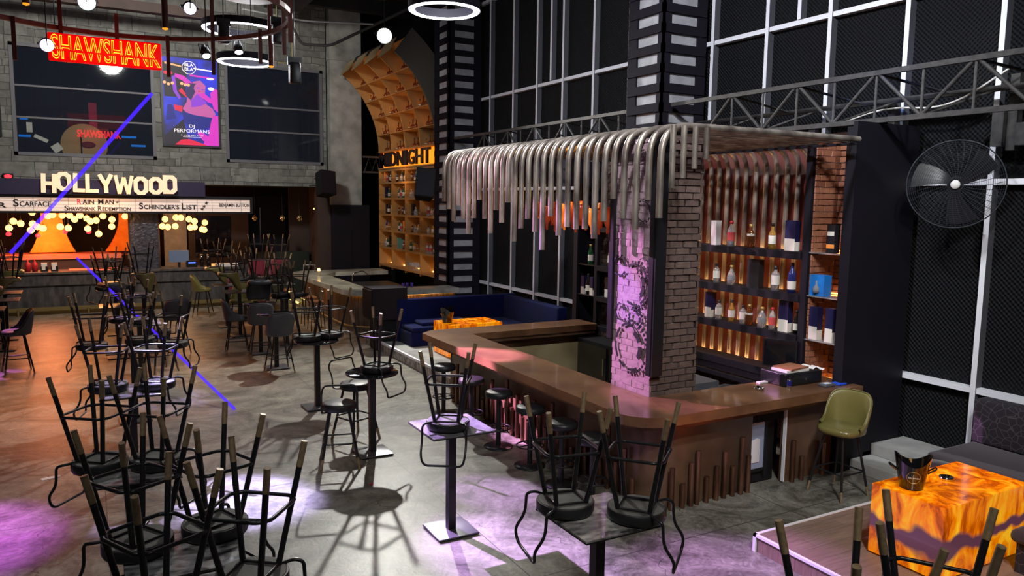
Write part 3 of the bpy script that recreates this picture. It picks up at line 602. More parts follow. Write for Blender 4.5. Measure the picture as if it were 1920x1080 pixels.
# cogwheel mural: black stencil pieces standing on the painted face (x ~5.545)
def cog(name, cy, cz, r, teeth, arcs, spokes, seed):
    rnd = random.Random(seed); mb = MB(); X0, X1 = 5.536, 5.545
    def seg(a0, a1, r0, r1, n=5):
        P = [(cy - r1 * math.cos(R(a0 + (a1 - a0) * i / n)), cz + r1 * math.sin(R(a0 + (a1 - a0) * i / n))) for i in range(n + 1)] + [(cy - r0 * math.cos(R(a1 - (a1 - a0) * i / n)), cz + r0 * math.sin(R(a1 - (a1 - a0) * i / n))) for i in range(n + 1)]
        m = len(P); mb.add([(X0, y, z) for y, z in P] + [(X1, y, z) for y, z in P], [tuple(range(m)), tuple(range(m, 2 * m))[::-1]] + [(i, (i + 1) % m, m + (i + 1) % m, m + i) for i in range(m)])
    for a0, a1 in arcs: seg(a0, a1, r * .84, r * .93)
    for i in range(teeth):
        if rnd.random() < .8 and (r < .2 or i < teeth * .3 or i > teeth * .72):
            a = 360 * i / teeth; seg(a, a + 360 / teeth * .55, r * .96, r * 1.05, 2)
    for a in spokes: seg(a - 24, a + 20, r * .52, r * .72)
    return mb
t = thing('cogwheel_mural', (5.54, 7.1, 1.4), 'black stencilled cogwheels on the violet lit side of the brick pillar', 'mural')
for nm, cy, cz, r, te, ar, sp in (('cogwheel', 7.09, 1.66, .31, 34, ((95, 125), (135, 165), (175, 215), (225, 250), (265, 300)), (48, -12)), ('cogwheel', 7.04, 2.40, .27, 30, ((20, 70), (85, 120), (240, 285), (300, 340)), (20, -20)), ('cogwheel', 7.33, 2.60, .13, 16, ((0, 80), (100, 200), (230, 330)), (90,)),
        ('cogwheel', 6.88, 2.60, .12, 16, ((10, 100), (130, 210), (250, 340)), (0,)), ('cogwheel', 7.28, 2.05, .11, 14, ((0, 60), (90, 150), (200, 300)), (45,)), ('cogwheel', 7.0, 2.0, .13, 18, ((20, 120), (150, 260), (290, 350)), (0, 60)), ('cogwheel', 6.92, 3.25, .13, 16, ((0, 100), (130, 300)), ())):
    cog(nm, cy, cz, r, te, ar, sp, int(cy * 100)).build(nm, 'letter', t, True)

# ------------------------------------------------------------------ back shelf of the main bar
t = thing('back_bar_shelf', (8.4, 9.2, 0), 'tall black back bar shelving with glowing copper pipes and brick ends', 'shelf')
X0 = 8.1; XB = 8.62
def post(y0, y1, z1=4.3, x=X0): return MB().box((x, y0, 0), (x + .07, y1, z1))
for a, b in ((6.18, 6.26), (6.74, 6.84), (10.36, 10.44), (11.40, 11.48), (12.05, 12.13)): post(a, b).build('upright', 'shelf_black', t, True)
MB().box((8.1, 6.12, 0), (9.3, 6.18, 4.36)).build('side_panel', 'shelf_black', t, True)
MB().box((8.66, 6.18, 0), (8.72, 12.15, 4.3)).build('back_board', 'redwall', t, True)
MB().box((8.1, 12.13, 0), (8.72, 12.18, 4.3)).build('side_panel', 'shelf_black', t, True)
SZ = [1.10, 1.64, 2.18, 2.74]
for z in SZ: MB().box((X0 - .02, 6.84, z - .10), (8.42, 10.36, z)).build('shelf_board', 'shelf_black', t, True)
for z in (1.10, 1.64, 2.2, 2.9): MB().box((X0 - .02, 10.44, z - .09), (8.6, 11.40, z)).build('shelf_board', 'shelf_black', t, True)
for z in (1.05, 1.62, 2.19, 2.75): MB().box((X0 + .02, 6.26, z - .015), (8.55, 6.74, z)).build('glass_shelf', 'g_clear', t, True)
for z in (1.62, 2.19, 2.98): MB().box((X0 + .02, 11.48, z - .015), (8.55, 12.05, z)).build('glass_shelf', 'steel', t, True)
MB().box((8.4, 10.44, 2.9), (8.62, 11.4, 4.2)).box((8.55, 10.44, 0.2), (8.62, 11.4, 2.9)).build('back_board', 'dark', t, True)
mb = MB(); bricks(mb, (8.60, 6.26, 0.9), (0, 1, 0), (-1, 0, 0), .48, 3.3, bw=.17); mb.box((8.60, 6.2, .9), (8.65, 6.74, 4.2), 1)
bricks(mb, (8.14, 6.72, 0.9), (1, 0, 0), (0, -1, 0), .46, 3.3, bw=.17, d=.012); bricks(mb, (8.14, 6.19, 0.9), (1, 0, 0), (0, 1, 0), .46, 3.3, bw=.17, d=.012)
mb.build('brick_niche', ['brickred', 'mortar'], t, True)
mb = MB(); bricks(mb, (8.60, 11.48, 0.4), (0, 1, 0), (-1, 0, 0), .57, 3.8); mb.box((8.60, 11.48, .4), (8.65, 12.05, 4.2), 1); mb.build('brick_niche', ['brick', 'mortar'], t, True)
for z in SZ[:3] + [2.74]: MB().box((8.425, 6.9, z - .06), (8.45, 10.3, z - .04)).build('light_strip', 'shelfled', t, True)
MB().box((8.5, 6.3, 1.06), (8.55, 6.7, 1.07)).box((8.5, 6.3, 2.76), (8.55, 6.7, 2.77)).box((8.5, 6.3, 1.63), (8.55, 6.7, 1.64)).box((8.5, 6.3, 2.2), (8.55, 6.7, 2.21)).build('light_strip', 'warmled2', t, True)
MB().box((8.05, 6.86, .82), (8.6, 10.3, .88)).box((8.1, 6.86, .9), (8.14, 10.3, .99)).build('worktop', 'shelf_black', t, True)
MB().box((8.35, 6.9, .1), (8.4, 10.3, .8)).build('lower_panel', 'redwall', t, True)
t2 = thing('back_bar_fridge', (7.9, 10.4, 0), 'black double door drinks fridge below the dark shelf beyond the brick pillar', 'fridge')
MB().box((7.62, 9.3, 0), (8.05, 11.25, .93)).build('cabinet', 'plastic', t2, True)
for ya_ in (9.4, 10.35):
    d = MB().box((7.59, ya_, .08), (7.62, ya_ + .85, .88)).build('door', 'gloss', t2, True); MB().box((7.56, ya_ + .03, .4), (7.59, ya_ + .06, .7)).build('handle', 'chrome', d, True)
tag(MB().box((7.75, 9.9, .932), (7.9, 10.12, .945)).build('paper', 'white'), 'white folded paper lying on top of the double door drinks fridge', 'paper')
# metal table and covered crate behind the near counter
t = thing('steel_work_table', (6.9, 7.9, 0), 'dark steel work table tucked behind the brick pillar', 'table')
MB().box((6.45, 7.6, .88), (7.5, 8.5, .93)).build('table_top', 'grey_metal', t, True)
for x in (6.5, 7.45):
    for y in (7.65, 8.45): MB().box((x - .03, y - .03, 0), (x + .03, y + .03, .88)).build('leg', 'grey_metal', t, True)
MB().box((6.45, 7.58, .78), (7.5, 7.6, .88)).build('apron', 'grey_metal', t, True)
t = thing('covered_cooler', (7.3, 7.2, 0), 'dark crate under a crumpled black cloth behind the near counter', 'box')
MB().box((6.55, 6.95, 0), (7.95, 7.5, .86)).build('cabinet', 'shelf_black', t, True)
random.seed(11)
hh = [[random.uniform(0, .045) for _ in range(15)] for _ in range(8)]
def cl(u, v):
    i, j = u * 14, v * 7; x = 6.5 + 1.5 * u; y = 6.9 + .65 * v; e = min(u, 1 - u, v, 1 - v)
    return (x, y, .875 + hh[min(7, round(j))][min(14, round(i))] + .03 * math.sin(9 * u + 3 * v) - (.12 if e < .01 else 0))
MB().grid(cl, 14, 7).build('cloth_cover', 'cloth', t, True)

# ------------------------------------------------------------------ canopy of bent pipes
can = thing('pipe_canopy', (6.7, 8.6, 4.13), 'canopy of bent bronze pipes hanging in uneven lengths over the bar', 'canopy')
ENDS = [(11.32, 3.33), (11.13, 3.21), (10.95, 3.02), (10.77, 3.27), (10.6, 3.07), (10.42, 2.85), (10.24, 3.09), (10.06, 3.36), (9.88, 3.09), (9.7, 2.89), (9.53, 3.22), (9.36, 3.05), (9.19, 3.33), (9.0, 2.81), (8.82, 2.99), (8.64, 3.12), (8.45, 2.96), (8.27, 2.74), (8.08, 3.17), (7.89, 2.94), (7.70, 3.05), (7.51, 3.03), (7.32, 3.04), (7.14, 2.94), (6.96, 3.14), (6.79, 3.39), (6.61, 3.18), (6.4, 3.07), (6.20, 3.38), (6.02, 3.2)]
for i, (y, z) in enumerate(ENDS):
    back = [(8.52, y, 1.0), (8.52, y, 4.05)] if 6.9 < y < 10.35 else [(8.3, y, 4.13)]
    if 6.9 < y < 10.35: P = fillet([(8.52, y, .9), (8.52, y, 4.13), (5.02, y, 4.13), (5.02, y, z)], .33, 7)
    else: P = fillet([(8.3 if y > 6.9 else 8.0, y, 4.13), (5.02, y, 4.13), (5.02, y, z)], .33, 7)
    MB().tube(P, .035, 12).build('bent_pipe', 'pipe', can, True)
MB().box((5.4, 5.98, 4.06), (5.46, 11.4, 4.09)).box((7.9, 5.98, 4.06), (7.96, 11.4, 4.09)).build('carrier_bar', 'shelf_black', can, True)
for i, (x, z) in enumerate(((5.10, 3.50), (5.24, 3.60), (5.39, 3.70), (5.54, 3.80))):
    MB().tube([(x, 5.94, z), (x, 5.94, 4.12)], .031, 12).build('short_pipe', 'pipe', can, True)
# amber bottles hung in a cluster below the canopy
random.seed(21)
bm = MB().lathe([(0, -.0), (.018, 0), (.018, .09), (.05, .15), (.052, .36), (.04, .375), (0, .375)], 10)
pro = None; n = 0
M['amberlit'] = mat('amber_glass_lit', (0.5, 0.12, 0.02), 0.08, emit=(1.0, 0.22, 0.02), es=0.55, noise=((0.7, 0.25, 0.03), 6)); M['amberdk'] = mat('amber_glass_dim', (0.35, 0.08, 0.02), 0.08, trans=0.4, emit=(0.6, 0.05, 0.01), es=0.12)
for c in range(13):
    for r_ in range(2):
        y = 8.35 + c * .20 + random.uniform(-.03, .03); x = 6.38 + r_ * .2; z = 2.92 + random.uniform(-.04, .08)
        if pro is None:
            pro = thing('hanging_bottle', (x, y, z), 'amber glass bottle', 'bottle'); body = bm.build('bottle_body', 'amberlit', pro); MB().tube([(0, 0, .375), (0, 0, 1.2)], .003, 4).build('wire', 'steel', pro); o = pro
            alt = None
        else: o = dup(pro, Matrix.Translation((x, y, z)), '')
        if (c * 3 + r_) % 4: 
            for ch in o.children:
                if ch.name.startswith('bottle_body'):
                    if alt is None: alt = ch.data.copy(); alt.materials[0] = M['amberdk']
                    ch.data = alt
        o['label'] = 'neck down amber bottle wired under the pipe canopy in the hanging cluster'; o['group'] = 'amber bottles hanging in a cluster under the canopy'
point('bottle_cluster_glow', (6.48, 9.5, 3.45), 10, (1.0, 0.5, 0.12), .15)

# ================================================================== BOTTLES
def bottle_types():
    T = {}
    def mk(key, prof, mats, lab=True, w=.036, h0=.05, h1=.13, cap=(.014, .03)):
        T[key] = (prof, mats, lab, w, h0, h1, cap)
    mk('gin_red', [(0, 0), (.036, .0), (.036, .13), (.03, .16), (.013, .19), (.013, .225)], ('g_clear', 'label_red', 'cap_red'))
    mk('whisky', [(0, 0), (.038, 0), (.04, .07), (.036, .13), (.014, .17), (.012, .21)], ('g_brown', 'label', 'cap_gold'))
    mk('malt', [(0, 0), (.034, 0), (.034, .15), (.014, .185), (.013, .235)], ('g_gold', 'label', 'cap_dark'))
    mk('tequila', [(0, 0), (.042, 0), (.045, .08), (.03, .13), (.014, .15), (.013, .19)], ('g_clear', 'label', 'cap_gold'), w=.04, h1=.09)
    mk('vodka', [(0, 0), (.034, 0), (.034, .17), (.015, .2), (.014, .25)], ('g_blue', 'label', 'cap_dark'), h0=.03, h1=.1)
    mk('wine', [(0, 0), (.036, 0), (.036, .17), (.015, .22), (.014, .28)], ('g_dark', 'label', 'cap_dark'))
    mk('green', [(0, 0), (.036, 0), (.036, .16), (.015, .21), (.014, .26)], ('g_green', 'label', 'cap_gold'))
    mk('square', [(0, 0), (.035, 0), (.035, .14), (.028, .155), (.014, .165), (.014, .2)], ('g_clear', 'label', 'cap_dark'))
    mk('brandy', [(0, 0), (.05, .01), (.055, .06), (.03, .12), (.014, .15), (.013, .22)], ('g_amber', 'label', 'cap_dark'), w=.052, h0=.04, h1=.085)
    return T
BT = bottle_types(); BPROTO = {}
def bottle(kind, loc, label, group=None, s=1.0):
    mtx = Matrix.Translation(loc) @ Matrix.Scale(s, 4)
    if kind not in BPROTO:
        prof, mats, lab, w, h0, h1, cap = BT[kind]; t = thing('bottle', (0, 0, 0), label, 'bottle', group)
        MB().lathe(prof + [(0, prof[-1][1])], 14).build('glass_body', mats[0], t)
        MB().lathe([(w + .001, h0), (w + .0015, h1)], 14).build('label', mats[1], t)
        z = prof[-1][1]; MB().lathe([(0, z - .02), (cap[0] + .003, z - .02), (cap[0] + .003, z + cap[1] - .02), (0, z + cap[1] - .02)], 10).build('cap', mats[2], t)
        BPROTO[kind] = t; t.matrix_basis = mtx; return t
    o = dup(BPROTO[kind], mtx, label, group)
    if not group and 'group' in o: del o['group']
    return o
def carton(loc, w, d, h, mats, label, band=True, name='spirit_carton', group=None):
    t = thing(name, loc, label, 'box', group)
    MB().box((-d / 2, -w / 2, 0), (d / 2, w / 2, h)).build('carton', mats[0], t)
    if band: MB().box((-d / 2 - .001, -w / 2 - .001, 0.0), (d / 2 + .001, w / 2 + .001, h * .3)).prism([(-d / 2 - .0015, -w / 2), (-d / 2 - .0015, w / 2), (-d / 2, w / 2), (-d / 2, -w / 2)], h * .3, h * .4).build('lower_band', mats[1], t)
    return t
carton((8.2, 8.51, 2.742), .11, .1, .36, ('white', 'label'), 'tall white carton at the pillar end of the topmost lit shelf', False)
bottle('gin_red', (8.2, 8.2, 2.742), 'clear bottle with red cap beside the tall white carton on top shelf', s=1.55)
bottle('whisky', (8.2, 7.82, 2.742), 'brown whisky bottle in the middle of the topmost lit shelf', s=1.5)
bottle('malt', (8.2, 7.43, 2.742), 'gold whisky bottle with dark cap beside navy carton on top shelf', s=1.45)
carton((8.2, 7.09, 2.742), .17, .1, .40, ('navybox', 'label'), 'navy and cream whisky carton at right end of the topmost lit shelf')
bottle('square', (8.2, 8.46, 2.182), 'squat clear bottle nearest the pillar on the second shelf down', s=1.35)
bottle('tequila', (8.2, 8.16, 2.182), 'slim clear bottle second from the pillar on the second shelf down', s=1.4)
carton((8.22, 7.72, 2.182), .22, .1, .40, ('blackbox', 'label'), 'wide dark blue black carton in middle of the second shelf down', False)
bottle('square', (8.2, 7.34, 2.182), 'clear bottle between dark carton and blue bottle, second shelf', s=1.6)
bottle('vodka', (8.2, 7.06, 2.182), 'dark blue bottle with white labels at right end of second shelf', s=1.55)
carton((8.22, 8.58, 1.642), .13, .1, .38, ('navybox', 'label'), 'navy and cream carton at the pillar end of the third shelf')
for (k, y, s, lb) in (('square', 8.36, 1.35, 'clear bottle touching the navy carton at pillar end of third shelf'), ('malt', 8.1, 1.3, 'slender pale bottle standing alone left of the pair on the third shelf'), ('square', 7.88, 1.3, 'clear squat bottle, left one of the touching pair on third shelf'), ('whisky', 7.76, 1.35, 'brown bottle, right one of the touching pair on third shelf'), ('tequila', 7.52, 1.45, 'wide clear bottle with white label left of red capped bottle, third shelf'), ('gin_red', 7.34, 1.3, 'clear bottle with red cap left of navy carton on third shelf'), ('wine', 6.93, 1.1, 'small dark bottle with cream label at right end of third shelf')):
    bottle(k, (8.18, y, 1.642), lb, s=s)
carton((8.2, 7.13, 1.642), .16, .1, .42, ('navybox', 'label'), 'tall navy and cream carton near the right end of third shelf')
t = carton((8.2, 6.45, 2.752), .12, .1, .36, ('blackbox', 'label'), 'black carton with orange band in the brick niche top shelf', False)
MB().box((-.052, -.06, .06), (-.051, .06, .11)).build('orange_band', 'orangecase', t); MB().box((-.052, -.05, .22), (-.051, .05, .27)).build('pale_band', 'label', t)
t = carton((8.2, 6.60, 2.192), .22, .14, .27, ('bluebox', 'label'), 'bright blue square gift box in the brick niche beside the black shelf', False)
MB().lathe([(0, .04), (.04, .05), (.045, .1), (.012, .15), (.012, .2), (0, .2)], 12, (-.075, .0, 0)).build('bottle_print', 'g_clear', t)
carton((8.2, 6.64, 1.622), .13, .1, .42, ('navybox', 'label'), 'navy and cream carton, left one in the lower brick niche')
carton((8.2, 6.40, 1.622), .11, .1, .43, ('navybox', 'label'), 'navy and cream carton, right one in the lower brick niche')
tag(MB().grid(lambda u, v: (8.15 + .3 * u, 6.3 + .3 * v, 1.055 + .07 * math.sin(PI * u) * math.sin(PI * v) + .01 * math.sin(20 * u)), 8, 8).build('crumpled_paper', 'white'), 'crumpled white paper at the bottom of the lit brick niche', 'paper')
# far dark shelf behind the mural
bottle('malt', (8.2, 11.12, 2.202), 'gold bottle on the upper dark shelf left of the cogwheel mural', s=1.5)
carton((8.2, 10.92, 2.202), .1, .1, .36, ('orangecase', 'label'), 'orange carton on the upper dark shelf left of the cogwheel mural', False)
carton((8.2, 11.15, 1.642), .13, .1, .36, ('blackbox', 'label'), 'black carton with pale foot on lower dark shelf left of the mural')
bottle('malt', (8.2, 10.93, 1.642), 'gold bottle beside black carton on lower dark shelf left of mural', s=1.3)
bottle('green', (8.2, 11.75, 2.19), 'dark green bottle with white label in the dim brick niche', s=1.4)
carton((8.2, 11.93, 1.622), .1, .1, .34, ('navybox', 'label'), 'navy carton with white foot, left one in the dim brick niche')
bottle('wine', (8.2, 11.8, 1.622), 'black bottle with white label between navy cartons in dim niche', s=1.35)
carton((8.2, 11.64, 1.622), .1, .1, .34, ('navybox', 'label'), 'navy carton with white foot, right one in the dim brick niche')
bottle('square', (8.2, 11.85, 2.982), 'white bottle on the topmost shelf of the dim brick niche', s=1.0)
carton((8.2, 11.66, 2.982), .14, .1, .14, ('orangecase', 'label'), 'small orange carton on topmost shelf of the dim brick niche', False)

# ------------------------------------------------------------------ things on the counter
def ashtray(loc, label):
    t = thing('ashtray', loc, label, 'ashtray'); MB().lathe([(0, 0), (.055, 0), (.06, .005), (.062, .03), (.054, .03), (.05, .008), (0, .008)], 20).build('bowl', 'chrome', t)
    for k in range(4): a = k * PI / 2 + .4; MB().tube([(.058 * math.cos(a), .058 * math.sin(a), .031), (.045 * math.cos(a), .045 * math.sin(a), .022)], .005, 6).build('rest', 'chrome', t)
    return t
ashtray((7.0, 6.43, 1.131), 'small chrome ashtray on the brown bar counter')
t = thing('energy_drink_can', (7.28, 6.22, 1.131), 'blue and silver drink can beside the black cash drawer', 'can')
MB().lathe([(0, 0), (.024, 0), (.027, .008), (.027, .06)], 16).build('lower_body', 'chrome', t); MB().lathe([(.027, .06), (.027, .125)], 16).build('upper_body', mat('can_blue', (.02, .02, .25), .3, .4), t); MB().lathe([(.027, .125), (.024, .135), (0, .133)], 16).build('lid', 'chrome', t)
t = thing('cash_till', (7.72, 6.55, 1.131), 'black cash drawer on the right end of the bar counter', 'cash drawer')
MB().bevbox((-.36, -.2, 0), (.30, .2, .16), .012).build('housing', 'plastic', t); MB().box((-.34, -.206, .02), (.28, -.2, .13)).build('drawer', 'steel', t); MB().lathe([(0, 0), (.012, 0), (.012, .006), (0, .006)], 10).xform(Matrix.Translation((.0, -.206, .07)) @ Matrix.Rotation(R(90), 4, 'X')).build('lock', 'chrome', t)
t = thing('document_folder', (7.6, 6.5, 1.295), 'tan leather folder over white papers on the black cash drawer', 'folder')
MB().box((-.18, -.13, 0), (.2, .13, .03)).build('papers', 'white', t); MB().box((-.15, -.13, .03), (.2, .14, .05), 0, .1).build('cover', 'brownleather', t)
t = thing('pos_monitor', (7.98, 7.0, 1.15), 'black touch screen monitor on the lower back bar worktop', 'monitor')
MB().box((-.02, -.22, .05), (.03, .22, .42)).build('screen_housing', 'plastic', t); MB().box((-.024, -.2, .07), (-.02, .2, .40)).build('screen', 'gloss', t); MB().box((-.02, -.03, -.02), (.08, .03, .1)).build('stand', 'plastic', t); MB().box((-.08, -.12, -.05), (.14, .12, -.02)).build('base', 'plastic', t)
t.rotation_euler = (0, 0, R(28))
MB_ = MB().box((7.86, 6.86, .88), (8.2, 7.14, 1.10)); tag(MB_.build('black_cabinet', 'plastic'), 'black box cabinet carrying the touch screen monitor', 'box')
t = thing('receipt_printer', (8.06, 6.6, 1.131), 'black receipt printer with papers behind the card terminal', 'printer')
MB().bevbox((-.1, -.1, 0), (.12, .12, .14), .015).build('housing', 'plastic', t); MB().box((-.04, -.101, .05), (.06, -.06, .145)).build('paper_slot', 'gloss', t)
tag(MB().grid(lambda u, v: (7.93 + .22 * u, 6.42 + .2 * v, 1.285 + .025 * math.sin(6 * u) + .01 * v), 8, 4).build('loose_receipts', 'white'), 'loose white receipts on top of the black receipt printer', 'paper')
t = thing('card_terminal', (7.9, 6.18, 1.131), 'grey card payment terminal lying on the right end of counter', 'card terminal')
MB().bevbox((-.09, -.06, 0), (.09, .06, .035), .01).build('housing', 'grey_metal', t); MB().box((-.06, -.035, .0355), (.05, .035, .037)).build('screen', 'white_metal', t)
tag(MB().bevbox((8.03, 6.1, 1.131), (8.18, 6.22, 1.16), .01).build('card_machine', mat('cobalt_plastic', (.02, .08, .6), .4)), 'bright blue card machine at the right end of counter', 'card terminal')
tag(MB().box((7.22, 6.62, 1.131), (7.40, 6.68, 1.15)).build('receipt_pad', 'white'), 'white receipt pad at the inner edge of the counter', 'notepad')

# ================================================================== STOOLS
def round_stool():
    t = thing('bar_stool', (0, 0, 0), 'x', 'bar stool')
    def L(sx, sy, z): k = .112 + (.235 - .112) * (.73 - z) / .73; return (sx * k, sy * k, z)
    for sx, sy in ((1, 1), (-1, 1), (-1, -1), (1, -1)):
        o = MB().tube([L(sx, sy, .73), L(sx, sy, .15)], .018, 10).build('leg', 'steel', t)
        MB().tube([L(sx, sy, .15), L(sx, sy, 0)], .0195, 10).build('ferrule', 'brass', o)
    q, c = .205, .055; z = .33
    MB().tube(fillet([(q, q - c, z), (q - c, q, z), (c - q, q, z), (-q, q - c, z), (-q, c - q, z), (c - q, -q, z), (q - c, -q, z), (q, c - q, z)], .018, 3, True), .012, 8, True).build('foot_ring', 'steel', t)
    MB().tube(fillet([(.115, .115, .718), (-.115, .115, .718), (-.115, -.115, .718), (.115, -.115, .718)], .02, 3, True), .010, 8, True).build('seat_frame', 'steel', t)
    MB().lathe([(.209, .728), (.213, .735), (.213, .788), (.205, .806), (.18, .816), (0, .812)], 32).build('seat', 'seat', t)
    MB().lathe([(0, .7235), (.196, .7235), (.2, .7275)], 32, sm=False).build('seat_underside', 'underside', t)
    P = fillet([(.10, -.10, .725), (.20, -.17, .725), (.215, -.225, .74), (.215, -.235, .90), (.215, -.315, 1.0), (.19, -.30, 1.10), (-.19, -.30, 1.10), (-.215, -.315, 1.0), (-.215, -.235, .90), (-.215, -.225, .74), (-.20, -.17, .725), (-.10, -.10, .725)], .075, 6)
    MB().tube(P, .0115, 8).build('back_loop', 'steel', t)
    return t
STOOL = round_stool(); first = [True]
def inv(x, y, theta, label, ztop=1.10, tilt=0):
    """stool turned upside down on a table; theta = world heading of the loop"""
    m = Matrix.Translation((x, y, ztop + .816)) @ Matrix.Rotation(R(theta - 90), 4, 'Z') @ Matrix.Rotation(PI, 4, 'X') @ Matrix.Rotation(R(tilt), 4, 'Y')
    o = dup(STOOL, m, label, 'black round stools turned upside down on tables'); return o
def upst(x, y, theta, label):
    m = Matrix.Translation((x, y, 0)) @ Matrix.Rotation(R(theta + 90), 4, 'Z')
    return dup(STOOL, m, label, 'black round stools standing upright on the floor')
def table(x, y, label, round_top=False, top='marble', s=.33, rz=0):
    t = thing('bar_table', (x, y, 0), label, 'table', 'high bar tables', rz)
    if round_top: MB().lathe([(0, 1.075), (.34, 1.075), (.345, 1.082), (.345, 1.095), (.34, 1.10), (0, 1.10)], 40).build('table_top', top, t)
    else:
        MB().box((-s, -s, 1.088), (s, s, 1.10)).build('table_top', top, t); MB().box((-s - .002, -s - .002, 1.078), (s + .002, s + .002, 1.0878)).build('edge_band', 'steel', t)
    MB().box((-.04, -.04, .03), (.04, .04, 1.075)).build('column', 'steel', t)
    MB().bevbox((-.22, -.22, .012), (.22, .22, .03), .005).build('base_plate', 'basepl', t); MB().box((-.2, -.2, 0), (.2, .2, .0118)).build('base_weight', 'steel', t)
    MB().box((-.16, -.02, 1.055), (.16, .02, 1.075)).box((-.02, -.16, 1.055), (.02, .16, 1.075)).build('bracket', 'steel', t)
    return t
# right row, from the camera outwards
table(3.16, 2.05, 'nearest square table at the bottom right, only stool legs above it in view', s=.33)
inv(2.90, 2.06, 171, 'upturned stool whose four legs rise at bottom edge left of the glowing cube table')
inv(3.42, 2.02, -58, 'upturned stool whose four legs rise right in front of the glowing cube table')
table(3.14, 4.32, 'square dark marble table carrying two upturned stools in front of the bar corner', s=.33)
inv(2.97, 4.5, 169, 'left one of two upturned stools on marble table before the bar corner')
inv(3.36, 4.16, -50, 'right one of two upturned stools on marble table before the bar corner')
table(3.10, 6.80, 'square violet lit table with a single upturned stool beside the bar', top='tabgrey')
inv(3.04, 6.74, -124, 'lone upturned stool on the square violet lit table, back loop hanging forward')
table(3.17, 9.46, 'round black table with one upturned stool and two upright stools beside it', True, 'gloss')
inv(3.24, 9.46, -55, 'lone upturned stool on the round black table beside the upright pair')
upst(2.66, 9.22, -105, 'upright round stool with pale lit seat standing nearest the round table')
upst(3.16, 10.15, 112, 'upright round stool standing just behind the round black table')
table(3.11, 12.0, 'round black table with two upturned stools in front of stone topped bar', True, 'gloss')
inv(2.97, 12.03, 166, 'left one of two upturned stools on round table before stone topped bar')
inv(3.38, 12.16, -65, 'right one of two upturned stools on round table before stone topped bar')
# left row
table(.50, 4.36, 'nearest left table at the bottom edge under two upturned stools', s=.33)
inv(.24, 4.27, 117, 'nearest left upturned stool, cut off by the bottom edge of view')
inv(.74, 4.40, -38, 'nearest upturned stool of the left row on the side towards the bar')
table(.44, 5.08, 'second left table with violet lit marble top below two upturned stools', s=.34)
inv(.19, 5.2, 122, 'left stool of the second pair in the left row, large black seat in view')
inv(.66, 5.26, 22, 'right stool of the second pair in the left row, above violet pool of light')
table(.24, 6.86, 'third left table, dark top under two upturned stools lit from the orange side', s=.34)
inv(.0, 6.97, 142, 'left stool of the third pair in the left row with loop hanging outwards')
inv(.42, 6.85, -36, 'right stool of the third pair in the left row, before thick black pedestal')
table(.36, 9.75, 'fourth left table with pale violet reflections under two upturned stools', s=.34)
inv(.12, 9.82, 164, 'left stool of the fourth pair in the left row with violet lit underside')
inv(.62, 9.72, -28, 'right stool of the fourth pair in the left row with violet lit underside')
table(.50, 12.5, 'fifth left table crowded with three upturned stools in the laser beam', s=.36)
inv(-.03, 12.65, 173, 'left stool of the trio on fifth left table, loop over orange floor')
inv(1.03, 12.3, -25, 'right stool of the trio on fifth left table, crossed by blue laser')
inv(.62, 12.85, 80, 'rear stool of the trio on fifth left table, between the other two')
table(.72, 15.0, 'sixth left table with violet lit stools in front of the black counter', s=.34)
inv(.72, 14.9, -20, 'upturned stool with bright violet lit ferrules on the sixth left table')
inv(.45, 15.15, 180, 'upturned stool on sixth left table beside the violet lit one')
table(3.9, 17.7, 'small table carrying upturned stools near the stone topped bar', True, 'gloss')
inv(3.78, 17.75, 200, 'left upturned stool on the small table near the glowing floor strip')
inv(4.15, 17.6, 0, 'right upturned stool on the small table near the glowing floor strip')
STOOL.matrix_basis = Matrix.Translation((1.1, 15.9, 0)) @ Matrix.Rotation(.4, 4, 'Z'); STOOL['label'] = 'upright round stool half hidden behind the violet lit stools of sixth table'; STOOL['group'] = 'black round stools standing upright on the floor'

# fixed round counter stools on a single post
def post_stool():
    t = thing('counter_stool', (0, 0, 0), 'x', 'counter stool')
    MB().lathe([(.17, .70), (.187, .71), (.19, .74), (.185, .77), (.16, .785), (0, .78)], 32).build('seat', 'seat', t)
    MB().tube([(0, 0, .02), (0, 0, .70)], .034, 16).build('post', 'steel', t)
    MB().lathe([(0, 0), (.20, 0), (.20, .012), (.12, .022), (.06, .035), (0, .035)], 32).build('base', 'steel', t)
    MB().tube([(.17 * math.cos(2 * PI * k / 28), .17 * math.sin(2 * PI * k / 28), .27) for k in range(28)], .010, 8, True).tube([(-.17, 0, .27), (.17, 0, .27)], .008, 6).tube([(0, -.17, .27), (0, .17, .27)], .008, 6).build('foot_ring', 'steel', t)
    return t
PS = None
for i, y in enumerate((6.72, 7.36, 8.1, 8.95, 9.8, 10.8)):
    lab = ['nearest counter stool on the bar, next to the curved corner', 'second counter stool from the curved bar corner', 'third counter stool from the curved bar corner', 'fourth counter stool from the curved corner, before pink lit panel', 'fifth counter stool from the curved corner with violet lit seat', 'farthest counter stool, beside the step of the blue sofa platform'][i]
    if PS is None: PS = post_stool(); PS.location = (4.79, y, 0); PS['label'] = lab; PS['group'] = 'black counter stools along the bar front'
    else: dup(PS, Matrix.Translation((4.79, y, 0)), lab, 'black counter stools along the bar front')

